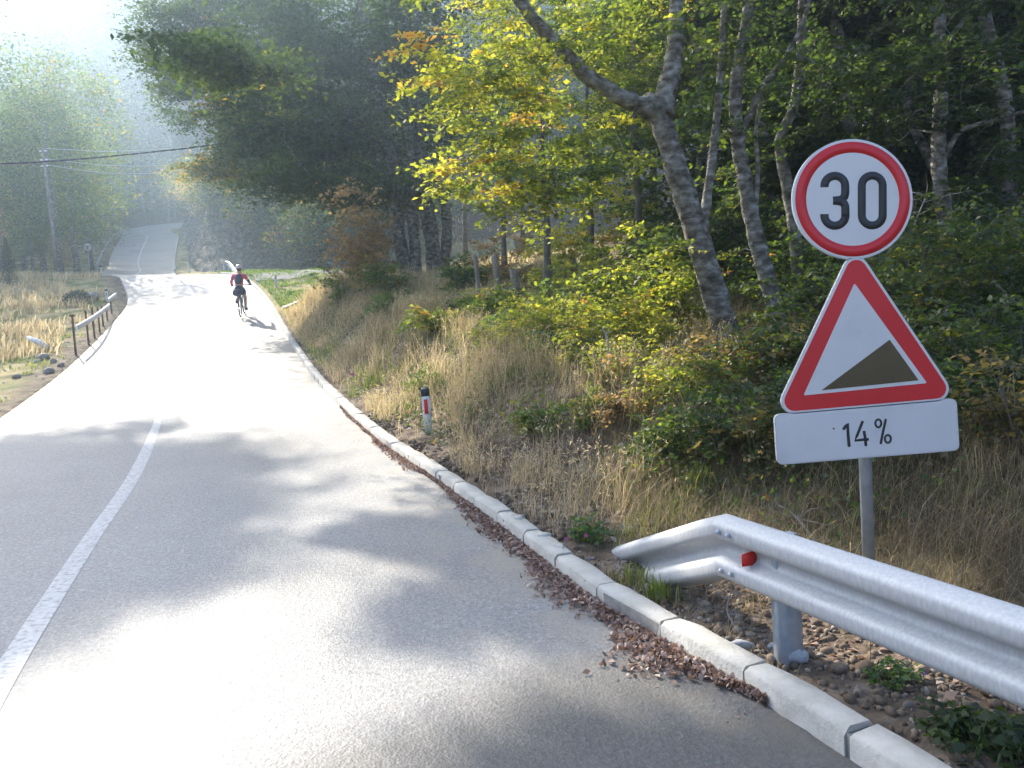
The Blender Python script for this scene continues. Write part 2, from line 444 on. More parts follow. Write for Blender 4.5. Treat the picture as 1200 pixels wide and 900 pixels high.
def ground(x, y):
    x = np.atleast_1d(np.asarray(x, float)); y = np.atleast_1d(np.asarray(y, float))
    er, el, zR, zL, yR, yL = ground_parts(x, y)
    ins = (er <= 0) & (el <= 0)
    deep = np.minimum(-er, -el)
    z_in = (zR * np.abs(el) + zL * np.abs(er)) / (np.abs(er) + np.abs(el) + 1e-6) - .03 - np.minimum(.10 + .004 * np.abs(y), deep * 1.2)
    z_in = np.where(-er < 1.0, z_in - .12 * (1 - np.clip((-er - .5) / .5, 0, 1)), z_in)
    # right
    hb = np.interp(yR, [-10, 3, 6, 10, 14, 20, 25, 28.5, 31], [.50, .52, .56, .80, 1.15, 1.3, 1.05, .3, 0])
    e0 = np.interp(yR, [-10, 5, 8], [.95, .85, .28]); e1 = np.interp(yR, [-10, 5, 8, 20], [2.7, 2.6, 1.9, 2.0])
    t = np.clip((er - e0) / (e1 - e0), 0, 1); t = t * t * (3 - 2 * t)
    up = np.interp(yR, [0, 24, 31, 38], [1, 1, 0.0, 0.0])
    tq = (y * .94 - x * .342)
    ct = np.maximum.accumulate(CS[:, 1] * .94 - CS[:, 0] * .342)
    zt = np.interp(tq, ct, CS[:, 2]) + .22 * np.clip(tq - ct[-1], 0, 30)
    fz = sstep(er, 7, 22); zR = zR * (1 - fz) + zt * fz
    fz = sstep(el, 9, 26); zL = zL * (1 - fz) + zt * fz
    zr = zR - .12 + np.interp(yR, [5, 8], [.11, .205]) * sstep(er, .06, .20) + hb * t + up * (.10 * np.clip(er - 2.3, 0, 8) + .22 * np.clip(er - 9, 0, 60))
    zr += (fbm(x * .9, y * .9, 3) - .47) * (.35 * sstep(er, .5, 3)) + (fbm(x * 4, y * 4, 9) - .47) * .12 * sstep(er, .3, 1.0)
    # left
    zl = zL - .02 - .10 * sstep(el, .1, 2.5) + .03 * np.clip(el - 2, 0, 20) + .30 * np.clip(el - 26, 0, 60)
    zl += (fbm(x * .6, y * .6, 21) - .47) * (.5 * sstep(el, .4, 4)) + (fbm(x * 3, y * 3, 15) - .47) * .10 * sstep(el, .1, 1.0)
    z = np.where(ins, z_in, np.where(er > 0, zr, zl))
    # far hill behind the top of the road
    hill = .62 * np.clip(y - 118, 0, 90) + .42 * np.clip(y - 60, 0, 60) * sstep(el, 6, 40) * (el > 0) + .25 * np.clip(y - 210, 0, 80)
    z = z + hill * np.interp(x / np.maximum(y, 30), [-1.2, -.66, -.56, -.45, 0], [.35, .46, .58, .95, 1.1])
    # rock cutting
    dB, sB, zB, yB = nearest(RBS, x, y)
    q = -dB * sB
    rock = (q > 0)
    hr = 4.6 * sstep(q, 0.6, 3.6 + 14 * sstep(x / np.maximum(y, 20), -.20, -.10)) + .42 * np.clip(q - 3.6, 0, 60) + .1 * np.clip(q - 60, 0, 300)
    z = np.where(rock, np.maximum(z, np.maximum(zB - .1, z * 0 + zB - .1) + hr - .5), z)
    z = z + np.where((er > 30) | (el > 30), (fbm(x * .05, y * .05, 33) - .47) * 8, 0)
    return z

def gz(x, y): return float(ground(x, y)[0])

def on(px, Y, py=400):
    """a spot on the ground at depth Y under picture column px"""
    z = 1.0
    x = at(px, py, Y)[0]
    for _ in range(8):
        z = gz(x, Y)
        # picture row of that ground point, then its column again
        p = np.array([x, Y, z - EYE])
        row = 450 - FOC * (p @ CU) / (p @ _f)
        x = at(px, row, Y)[0]
    return np.array([x, Y, gz(x, Y)])

# ------------------------------------------------------------------ terrain sheet
def terrain():
    i = np.arange(-220, 221)
    B = 40.0; A = .15 * B
    xs = -5 + A * np.sinh(i / B); ys = 9 + A * np.sinh(i / B)
    ys = ys[ys > -60]
    X, Y = np.meshgrid(xs, ys)
    Z = ground(X.ravel(), Y.ravel())
    er, el, *_q = ground_parts(X.ravel(), Y.ravel())
    V = np.stack([X.ravel(), Y.ravel(), Z], 1)
    nx = len(xs); ny = len(ys)
    a = (np.arange(ny - 1)[:, None] * nx + np.arange(nx - 1)[None]).ravel()
    q = np.stack([a, a + 1, a + nx + 1, a + nx], 1)
    g = Geo(); g.add(V, q)
    me = g.mesh('ground', smooth=True, mat=M['ground'])
    yy = Y.ravel(); xx = X.ravel()
    n = fbm(xx * 1.3, yy * 1.3, 5)
    bare = np.clip(np.where(er > 0, 1 - sstep(er, .8, np.where(yy < 8, 1.5, 2.3) + 1.2 * n), 0) * (yy < 26) + np.where(el > 0, 1 - sstep(el, .1, .2 + 2.2 * n), 0), 0, 1)
    bare = np.maximum(bare, ((er > 0) & (er < 3.2)) * sstep(n, .42, .62) * (yy < 12))
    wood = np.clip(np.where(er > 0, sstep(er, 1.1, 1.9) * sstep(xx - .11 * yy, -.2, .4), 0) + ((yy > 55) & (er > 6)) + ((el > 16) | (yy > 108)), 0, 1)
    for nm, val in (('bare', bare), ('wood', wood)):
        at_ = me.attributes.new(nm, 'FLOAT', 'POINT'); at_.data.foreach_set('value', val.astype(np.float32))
    o = link('ground', me); tag(o, kind='structure')
terrain()

# road sheet
def road():
    n = len(CS)
    fr = [0, .06, .14, .3, .5, .75, 1]
    rows = []
    for f_ in fr: rows.append(RS * (1 - f_) + CS * f_)
    for f_ in (.3, .6, .8, .92, 1): rows.append(CS * (1 - f_) + LS * f_)
    Wd = np.array(rows)               # k x n x 3
    k = len(rows)
    Wd[:, :, 2] += .0
    Wd[0, :, 2] -= 0
    a = (np.arange(k - 1)[:, None] * n + np.arange(n - 1)[None]).ravel()
    g = Geo(); g.add(Wd.reshape(-1, 3), np.stack([a, a + n, a + n + 1, a + 1], 1)[:, ::-1])
    # broken edge skirt on the left
    L0 = LS.copy(); L1 = LS.copy(); L1[:, 2] -= .12; L1[:, 0] -= .06
    aa = np.arange(n - 1)
    g.add(np.vstack([L0, L1]), np.stack([aa, aa + 1, aa + 1 + n, aa + n], 1))
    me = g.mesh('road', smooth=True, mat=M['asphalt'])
    dv = np.array([1, .85, .45, .12, .05, 0, 0, 0, .05, .2, .6, 1.0])
    dust = np.repeat(dv, n); dust = np.concatenate([dust, np.ones(2 * n)])
    vv = np.vstack([Wd.reshape(-1, 3), L0, L1])
    fx = sstep(vv[:, 0] * .55 - vv[:, 1] * .85 + .28 * fbm(vv[:, 0] * 3, vv[:, 1] * 3, 71), -3.0, -2.55)  # amount of darkening, growing towards the near right with a ragged edge
    fa = me.attributes.new('fresh', 'FLOAT', 'POINT'); fa.data.foreach_set('value', fx.astype(np.float32))  # holds the amount of darkening of the asphalt colour
    at_ = me.attributes.new('dust', 'FLOAT', 'POINT'); at_.data.foreach_set('value', dust.astype(np.float32))
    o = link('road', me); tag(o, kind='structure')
    # centre line
    d = np.gradient(CS[:, :2], axis=0); d /= np.linalg.norm(d, axis=1)[:, None]
    nn = np.stack([d[:, 1], -d[:, 0], np.zeros(n)], 1)
    rng = np.random.default_rng(4)
    # height follows the two road halves
    def roadz(off):
        P = CS + nn * off[:, None]
        f_ = np.clip(np.abs(off) / 2.6, 0, 1)[:, None]
        zz = np.where((off > 0)[:, None], CS * (1 - f_) + RS * f_, CS * (1 - f_) + LS * f_)[:, 2]
        P[:, 2] = zz + .004
        return P
    a_ = roadz(np.full(n, .065)); b_ = roadz(np.full(n, 0.0)); c_ = roadz(np.full(n, -.065))
    g = Geo(); g.add(np.vstack([a_, b_, c_]), np.vstack([np.stack([aa, aa + 1, aa + 1 + n, aa + n], 1), np.stack([aa + n, aa + 1 + n, aa + 1 + 2 * n, aa + 2 * n], 1)])[:, ::-1])
    o = link('road_marking', g.mesh('road_marking', mat=M['line'])); tag(o, kind='structure')
road()

# kerb of separate stones
def kerb_stone_mesh(seed, L=.545):
    rng = np.random.default_rng(seed)
    w_, h_, c_ = .125, .105, .018
    prof = np.array([(0, -.12), (0, h_ - c_), (c_, h_), (w_ - c_ * .6, h_), (w_, h_ - c_ * .6), (w_, -.12)])  # x outwards, z up
    ns = 5
    ys = np.linspace(-L / 2, L / 2, ns)
    V = []
    for k, yv in enumerate(ys):
        j = rng.normal(0, .0042, (len(prof), 2))
        e = .006 if k in (0, ns - 1) else 0
        pr = prof + j; pr[1:5, 1] -= e
        V.append(np.stack([pr[:, 0], np.full(len(prof), yv + (rng.normal(0, .002))), pr[:, 1]], 1))
    V = np.array(V); m_ = len(prof)
    g = Geo()
    a = (np.arange(ns - 1)[:, None] * m_ + np.arange(m_ - 1)[None]).ravel()
    g.add(V.reshape(-1, 3), np.stack([a, a + 1, a + m_ + 1, a + m_], 1)[:, ::-1])
    for k, fl in ((0, 1), (ns - 1, -1)):
        P = V[k]; g.add(P, [(0, 1, 4, 5)[::fl], (1, 2, 3, 4)[::fl]])
    return g.mesh('kerb_stone', mat=M['concrete'])

def walk(P, step):
    seg = np.linalg.norm(np.diff(P, axis=0), axis=1); s = np.concatenate([[0], np.cumsum(seg)])
    t = np.arange(0, s[-1], step)
    return np.stack([np.interp(t, s, P[:, k]) for k in range(3)], 1)

def kerb():
    root = empty('kerb', (0, 0, 0)); tag(root, kind='structure')
    meshes = [kerb_stone_mesh(s) for s in range(6)]
    P = walk(RS, .565)
    rng = random.Random(2)
    c = 0
    for i in range(len(P) - 1):
        a, b = P[i], P[i + 1]
        if a[1] < 0.8 or (40 < a[1] < 62) or a[1] > 95: continue
        mid = (a + b) / 2; d = b - a
        yaw = math.atan2(-d[0], d[1]); pit = math.atan2(d[2], math.hypot(d[0], d[1]))
        o = bpy.data.objects.new('kerb_stone', rng.choice(meshes)); COL.objects.link(o); o.parent = root
        bad = 1 if 5.5 < mid[1] < 12 else .4
        o.location = (mid[0], mid[1], mid[2] + rng.uniform(-.008, .006) * bad)
        o.rotation_euler = (pit + rng.uniform(-.012, .012) * bad, rng.uniform(-.03, .03) * bad, yaw + rng.uniform(-.012, .012) * bad)
        c += 1
    # mortar under and between the stones
    sel = (RS[:, 1] > .8) & (RS[:, 1] < 40)
    Q = RS[sel]; n = len(Q)
    d = np.gradient(Q[:, :2], axis=0); d /= np.linalg.norm(d, axis=1)[:, None]
    nn = np.stack([d[:, 1], -d[:, 0], np.zeros(n)], 1)
    a_ = Q + nn * .006; b_ = Q + nn * .118
    lo = a_ - [0, 0, .1]; a2 = a_ + [0, 0, .080]; b2 = b_ + [0, 0, .080]; l2 = b_ - [0, 0, .1]
    g = Geo(); k = np.arange(n - 1)
    V = np.vstack([lo, a2, b2, l2]); q = []
    for r_ in range(3): q.append(np.stack([k + r_ * n, k + 1 + r_ * n, k + 1 + (r_ + 1) * n, k + (r_ + 1) * n], 1))
    g.add(V, np.vstack(q)[:, ::-1])
    link('kerb_mortar', g.mesh('kerb_mortar', mat=M['mortar']), root)
kerb()

# ------------------------------------------------------------------ road sign
SY = 4.05
def plane_pts(pix, Y): return [at(a, b, Y) for a, b in pix]

def flat(name, poly, y, thick, mat, parent, hole=None, label=None):
    """a plate standing in the plane y: outline as 3D points, optional hole with the same count"""
    P = np.array(poly); n = len(P)
    g = Geo()
    f0 = P.copy(); f0[:, 1] = y; f1 = P.copy(); f1[:, 1] = y + thick
    k = np.arange(n); k2 = (k + 1) % n
    if hole is None:
        c = P.mean(0)
        cf = c.copy(); cf[1] = y; cb = c.copy(); cb[1] = y + thick
        V = np.vstack([f0, f1, cf, cb])
        g.add(V, np.stack([k, k2, np.full(n, 2 * n), np.full(n, 2 * n)], 1))
        g.add(V, np.stack([k2 + n, k + n, np.full(n, 2 * n + 1), np.full(n, 2 * n + 1)], 1))
        g.add(V, np.stack([k, k + n, k2 + n, k2], 1))
    else:
        H = np.array(hole); h0 = H.copy(); h0[:, 1] = y; h1 = H.copy(); h1[:, 1] = y + thick
        V = np.vstack([f0, h0, f1, h1])
        g.add(V, np.vstack([np.stack([k, k2, k2 + n, k + n], 1), np.stack([k, k + 2 * n, k2 + 2 * n, k2], 1), np.stack([k + n, k2 + n, k2 + 3 * n, k + 3 * n], 1), np.stack([k + 2 * n, k + 3 * n, k2 + 3 * n, k2 + 2 * n], 1)]))
    # parts are children of an empty at the post's foot
    me = g.mesh(name, mat=mat)
    o = link(name, me, parent)
    if label: o['label'] = label
    o.matrix_parent_inverse = Matrix.Translation(-Vector(parent.location)) if parent.parent is None else Matrix()
    return o

def rounded(pix, r, n=7):
    """round the corners of a pixel polygon"""
    P = [np.array(p, float) for p in pix]; o = []
    m = len(P)
    for i in range(m):
        a, b, c = P[i - 1], P[i], P[(i + 1) % m]
        u = (a - b) / np.linalg.norm(a - b); v = (c - b) / np.linalg.norm(c - b)
        th = math.acos(np.clip(u @ v, -1, 1)); t = r / math.tan(th / 2)
        ctr = b + (u + v) / np.linalg.norm(u + v) * (r / math.sin(th / 2))
        p0 = b + u * t; p1 = b + v * t
        a0 = math.atan2(*(p0 - ctr)[::-1]); a1 = math.atan2(*(p1 - ctr)[::-1])
        da = (a1 - a0 + math.pi) % (2 * math.pi) - math.pi
        for k in range(n): o.append(ctr + r * np.array([math.cos(a0 + da * k / (n - 1)), math.sin(a0 + da * k / (n - 1))]))
    return [tuple(x) for x in o]

def stroke(name, pix, wpx, y, mat, parent, closed=False, thick=.0008):
    """a painted stroke of even width along a pixel path, built as a thin raised sheet"""
    P = np.array(pix, float); n = len(P)
    if closed: d = np.roll(P, -1, 0) - np.roll(P, 1, 0)
    else: d = np.gradient(P, axis=0)
    d /= np.linalg.norm(d, axis=1)[:, None] + 1e-9
    nn = np.stack([-d[:, 1], d[:, 0]], 1)
    A = P + nn * wpx / 2; B = P - nn * wpx / 2
    a3 = np.array([at(u, v, SY) for u, v in A]); b3 = np.array([at(u, v, SY) for u, v in B])
    a3[:, 1] = y; b3[:, 1] = y
    back = [0, thick, 0]
    V = np.vstack([a3, b3, a3 + back, b3 + back])
    k = np.arange(n if closed else n - 1); k2 = (k + 1) % n
    g = Geo(); g.add(V, np.vstack([np.stack([k, k2, k2 + n, k + n], 1), np.stack([k + 2 * n, k + 3 * n, k2 + 3 * n, k2 + 2 * n], 1), np.stack([k, k + 2 * n, k2 + 2 * n, k2], 1), np.stack([k + n, k2 + n, k2 + 3 * n, k + 3 * n], 1)]))
    o = link(name, g.mesh(name, mat=mat), parent)
    o.matrix_parent_inverse = Matrix()
    return o

def arc(cx, cy, rx, ry, a0, a1, n=12):
    return [(cx + rx * math.cos(R(a0 + (a1 - a0) * i / (n - 1))), cy - ry * math.sin(R(a0 + (a1 - a0) * i / (n - 1)))) for i in range(n)]

def road_sign():
    foot = on(1019, SY + .05, 800)
    root = empty('road_sign', foot, 'post with round 30 speed limit disc, red slope triangle and 14% plate behind the guardrail', 'road sign')
    def pin(o):
        o.matrix_parent_inverse = Matrix.Translation(-Vector(root.location)); return o
    g = Geo()
    top = at(1000, 170, SY + .05); bot = foot - [0, 0, .3]
    g.tube([bot, top], .031, 18)
    pin(link('post', g.mesh('post', smooth=True, mat=M['galv_post']), root))
    for a, b in ((999, 200), (999, 275), (1003, 400), (1004, 455), (1008, 505)):
        g = Geo(); g.box(at(a, b, SY + .03), (.16, .03, .03))
        pin(link('bracket', g.mesh('bracket', mat=M['galv_post']), root))
    # round speed limit disc
    n = 72
    def circ(r, cx=999, cy=233.5): return [at(cx + r * math.cos(2 * math.pi * k / n), cy + r * math.sin(2 * math.pi * k / n), SY) for k in range(n)]
    disc = flat('speed_limit_disc', circ(70.5), SY, .018, M['signback'], root); disc['label'] = 'round white disc with red ring reading 30'
    flat('disc_face', circ(69.3), SY - .002, .003, M['signwhite'], disc)
    flat('red_ring', circ(67.2), SY - .003, .002, M['signred'], disc, hole=circ(54.6))
    # digits, traced in a 420 px crop at 2.857
    def d(x, y): return (780 + x / 2.857, y / 2.857)
    three = [(531, 627), (531, 622)] + arc(566, 622, 34.5, 33, 180, 0, 16) + [(600.5, 632), (600.5, 645)] + arc(580, 648, 20, 22, 0, -75, 6) + [(575, 671), (560, 672)]
    three2 = [(560, 672), (578, 673)] + arc(580, 696, 21, 22, 80, 0, 6) + [(601, 710), (601, 722)] + arc(566, 722, 35, 34, 0, -180, 16) + [(531, 717)]
    stroke('digit_three', [d(*p) for p in three], 9.6, SY - .003, M['signblack'], disc)
    stroke('digit_three_lower', [d(*p) for p in three2], 9.6, SY - .0036, M['signblack'], disc)
    zero = arc(691, 622, 35, 34, 180, 0, 14) + [(726, 650), (726, 690)] + arc(691, 721, 35, 34, 0, -180, 14) + [(656, 690), (656, 650)]
    stroke('digit_zero', [d(*p) for p in zero], 9.4, SY - .003, M['signblack'], disc, closed=True)
    # triangle
    def e(x, y): return (840 + x / 2.143, 140 + y / 2.143)
    def tri(pix, r): return [at(a, b, SY) for a, b in rounded([e(*p) for p in pix], r)]
    outer = [(345, 312), (141, 744), (608, 703)]
    def inset(P, k):
        # move every side inwards by k crop pixels
        P = [np.array(p, float) for p in P]; c = sum(P) / 3; res = []
        m = len(P)
        lines = []
        for i in range(m):
            a, b = P[i], P[(i + 1) % m]; dd = (b - a) / np.linalg.norm(b - a); nn = np.array([-dd[1], dd[0]])
            if (c - a) @ nn < 0: nn = -nn
            lines.append((a + nn * k, dd))
        for i in range(m):
            (a, u), (b, v) = lines[i - 1], lines[i]
            t = np.linalg.solve(np.array([u, -v]).T, b - a); res.append(tuple(a + u * t[0]))
        return res
    tp = flat('slope_triangle', tri(outer, 15), SY, .018, M['signback'], root); tp['label'] = 'white triangle with red border and dark wedge rising to the right'
    flat('triangle_face', tri(inset(outer, 2.5), 14), SY - .002, .003, M['signwhite'], tp)
    flat('red_border', tri(inset(outer, 7), 12), SY - .003, .002, M['signred'], tp)
    inn = [(345, 411), (217, 693), (527, 662)]
    flat('triangle_inner_field', tri(inn, 1.2), SY - .004, .002, M['signwhite'], tp)
    flat('slope_wedge', tri([(262, 680), (506, 655), (433, 553)], .3), SY - .005, .0015, M['signolive'], tp)
    # supplementary plate
    pl = [(144, 741), (602, 700), (610, 831), (152, 868)]
    pp = flat('gradient_plate', [at(a, b, SY) for a, b in rounded([e(*p) for p in pl], 7)], SY, .018, M['signback'], root); pp['label'] = 'white oblong plate reading 14%'
    pi = [(147, 744.5), (599, 704), (606.5, 828), (155, 864.5)]
    flat('plate_face', [at(a, b, SY) for a, b in rounded([e(*p) for p in pi], 6)], SY - .002, .003, M['signwhite'], pp)
    yb = SY - .003
    stroke('digit_one', [e(*p) for p in [(317, 779), (322, 771), (328, 763)]] + [e(*p) for p in [(329, 790), (332, 822)]], 3.4, yb, M['signblack'], pp)
    stroke('digit_four', [e(*p) for p in [(366, 757), (359, 775), (351, 795), (347, 806), (365, 804), (381, 803)]], 3.2, yb, M['signblack'], pp)
    stroke('digit_four_stem', [e(*p) for p in [(369, 782), (372, 800), (374, 820)]], 3.2, yb - .0006, M['signblack'], pp)
    stroke('percent_bar', [e(*p) for p in [(424, 752), (417, 783), (411, 815)]], 2.9, yb, M['signblack'], pp)
    stroke('percent_ring', [e(*p) for p in arc(405, 763, 7.5, 10, 0, 330, 12)], 2.5, yb, M['signblack'], pp, closed=True)
    stroke('percent_ring', [e(*p) for p in arc(429, 802, 7.5, 10, 0, 330, 12)], 2.5, yb, M['signblack'], pp, closed=True)
    g = Geo()
    for a, b in ((293, 776),):
        q = at(*e(a, b), SY); g.lathe([(0, -.003), (.004, -.003), (.004, .003)], 10, c=(q[0], SY - .004, q[2]), axis='y')
    o = link('rivet', g.mesh('rivet', mat=M['signolive']), pp); o.matrix_parent_inverse = Matrix()
road_sign()

# ------------------------------------------------------------------ guardrail
def wbeam(name, path, parent, org, fix=None):
    # (towards the road, height) of a two-wave beam; road side is -normal
    prof = [(.004, .150), (-.004, .1555), (-.014, .154), (-.058, .136), (-.070, .129), (-.079, .118), (-.082, .106), (-.082, .076), (-.079, .064), (-.070, .053), (-.056, .045), (-.022, .028), (-.011, .019), (-.007, .008), (-.007, -.008), (-.011, -.019), (-.022, -.028), (-.056, -.045), (-.070, -.053), (-.079, -.064), (-.082, -.076), (-.082, -.106), (-.079, -.118), (-.070, -.129), (-.058, -.136), (-.014, -.154), (-.004, -.1555), (.004, -.150)]
    prof = np.array(prof); th = .004
    P = np.array(path); n = len(P)
    d = np.gradient(P, axis=0); d /= np.linalg.norm(d, axis=1)[:, None]
    side = np.stack([d[:, 1], -d[:, 0], np.zeros(n)], 1); side /= np.linalg.norm(side, axis=1)[:, None]
    if fix is not None: side[fix[0]] = fix[1]
    up = np.cross(side, d); up /= np.linalg.norm(up, axis=1)[:, None]
    if fix is not None: up[fix[0]] = (0, 0, 1)
    V = []
    for off in (0, th):
        V.append(P[:, None] + side[:, None] * (prof[None, :, 0:1] + off) + up[:, None] * prof[None, :, 1:2])
    m = len(prof); V = np.concatenate([v.reshape(-1, 3) for v in V])
    g = Geo()
    a = (np.arange(n - 1)[:, None] * m + np.arange(m - 1)[None]).ravel()
    q = np.stack([a, a + 1, a + m + 1, a + m], 1)
    N = n * m
    g.add(V - org, np.vstack([q, (q + N)[:, ::-1]]))
    e = []
    for k in (0, n - 1):
        b = k * m + np.arange(m - 1); e.append(np.stack([b, b + 1, b + 1 + N, b + N], 1))
    for j in (0, m - 1):
        b = np.arange(n - 1) * m + j; e.append(np.stack([b, b + m, b + m + N, b + N], 1))
    g.add(V - org, np.vstack(e))
    me = g.mesh(name, smooth=False, mat=M['galv'])
    o = link(name, me, parent)
    return o, side, up

def ipost(x, y, ztop, zbot, yaw, parent, org):
    g = Geo()
    s = [(-.055, -.03), (.055, -.03), (.055, .03), (.03, .03), (.03, -.018), (-.03, -.018), (-.03, .03), (-.055, .03)]
    c, sn = math.cos(yaw), math.sin(yaw)
    pts = [(x + a * c - b * sn, y + a * sn + b * c) for a, b in s]
    n = len(pts)
    V = [(a, b, zbot) for a, b in pts] + [(a, b, ztop) for a, b in pts]
    k = np.arange(n); k2 = (k + 1) % n
    g.add(np.array(V) - org, np.stack([k, k2, k2 + n, k + n], 1))
    g.add(np.array(V)[n:] - org, [(0, 1, 4, 5), (1, 2, 3, 4), (0, 5, 6, 7)])
    return link('rail_post', g.mesh('rail_post', mat=M['galv_post']), parent)

def guardrail():
    corner = at(852, 602, 3.72); 
    cz = corner[2] - .155
    corner = np.array([corner[0], 3.72, cz])
    near = at(1200, 712, 2.40); near = np.array([near[0], 2.40, near[2] - .155])
    dv = near - corner; dv /= np.linalg.norm(dv)
    far_ = at(726, 641, 5.15); far_ = np.array([far_[0], 5.15, far_[2] - .155])
    org = np.array([corner[0] + .1, corner[1], gz(corner[0] + .1, corner[1])])
    root = empty('guardrail', org, 'galvanised steel crash barrier beside the kerb with a red reflector and a bent down end', 'guardrail')
    L = [corner + dv * t for t in np.linspace(3.9, 0.0, 14)]
    dv2 = (far_ - corner); L2 = np.linalg.norm(dv2); dv2 /= L2
    n1 = np.array([-dv[1], dv[0], 0]); n1 /= np.linalg.norm(n1)
    n2 = np.array([dv2[1], -dv2[0], 0]); n2 /= np.linalg.norm(n2)
    nm = n1 + n2; nm /= np.linalg.norm(nm); nm = nm / (nm @ n1)
    o, s, u = wbeam('rail_beam', [p for p in L], root, org, fix=(-1, nm))
    o['label'] = 'long straight beam alongside the road'
    P2 = [corner + dv2 * t for t in np.linspace(0, L2 + .12, 9)]
    # near side overlaps outside, the end piece is set slightly behind
    o2, s2, u2 = wbeam('end_beam', P2, root, org, fix=(0, nm))
    o2['label'] = 'short end beam bent down into the bank'
    # the seam at the corner
    # bolts
    g0 = Geo(); g0.lathe([(0, -.010), (.008, -.010), (.011, -.004), (.011, .004)], 10, axis='x')
    bm_ = g0.mesh('bolt', smooth=True, mat=M['galv_post'])
    yaw = math.atan2(dv[1], dv[0]) + math.pi / 2
    for px, py, Y in ((851, 617, 3.66), (865, 623, 3.60), (855, 664, 3.66), (868, 671, 3.60)):
        p = at(px, py, Y)
        # snap onto the beam's front crest
        t = (p - corner) @ dv
        base = corner + dv * max(t, -.02)
        off = .090 if py < 640 else .090
        h = .09 if py < 640 else -.09
        q = base + np.array(s[0]) * (-off) + np.array([0, 0, h])
        b = bpy.data.objects.new('bolt', bm_); COL.objects.link(b); b.parent = root
        b.location = Vector(q - org); b.rotation_euler = (0, 0, math.atan2(-s[0][1], -s[0][0]) + math.pi)
    # posts
    for t in (.32, 3.3):
        c = corner + dv * t + np.array(s[0]) * .045
        ipost(c[0], c[1], cz + .115, gz(c[0], c[1]) - .15, 0.22, root, org)
    # reflector
    g = Geo()
    b0 = corner + dv * .20 + np.array(s[0]) * (-.005); b1 = corner + dv * .19 + np.array(s[0]) * (-.080)
    w1 = dv * .018
    V = np.array([b0 + [0, 0, -.034], b0 + [0, 0, .034], b1 + [0, 0, .020], b1 + [0, 0, -.034]])
    V = V - org
    V2 = V - dv * -.006
    g.add(np.vstack([V, V2]), [(0, 1, 2, 3), (7, 6, 5, 4), (0, 4, 5, 1), (1, 5, 6, 2), (2, 6, 7, 3), (3, 7, 4, 0)])
    rr = link('reflector', g.mesh('reflector', mat=M['reflred']), root)
guardrail()
print('base built')
# ================================================================== vegetation builders
def leaf_quads(g, C, size, rng, up=.7, tint=None, droop=0.0, aspect=.62, axis=None):
    """one folded four-cornered leaf at every point of C"""
    n = len(C)
    if n == 0: return
    nrm = rng.normal(0, 1, (n, 3)) * (1 - up) + np.array([0, 0, up]) + rng.normal(0, .25, (n, 3))
    nrm /= np.linalg.norm(nrm, axis=1)[:, None]
    a = rng.normal(0, 1, (n, 3)); a[:, 2] -= droop
    if axis is not None: a = axis + a * .28
    a -= (a * nrm).sum(1)[:, None] * nrm; a /= np.linalg.norm(a, axis=1)[:, None]
    b = np.cross(nrm, a)
    L = size * rng.uniform(.55, 1.4, n)[:, None]
    W = L * aspect * .5
    base = C - a * L * .5; tip = C + a * L * .5
    l = C + b * W + nrm * L * .10; r = C - b * W + nrm * L * .10
    V = np.stack([base, r, tip, l], 1).reshape(-1, 3)
    q = np.arange(4 * n).reshape(-1, 4)
    g.add(V, q, tint if tint is not None else rng.random(n))

def smooth_path(P, n=5):
    return catmull(np.array(P, float), n)

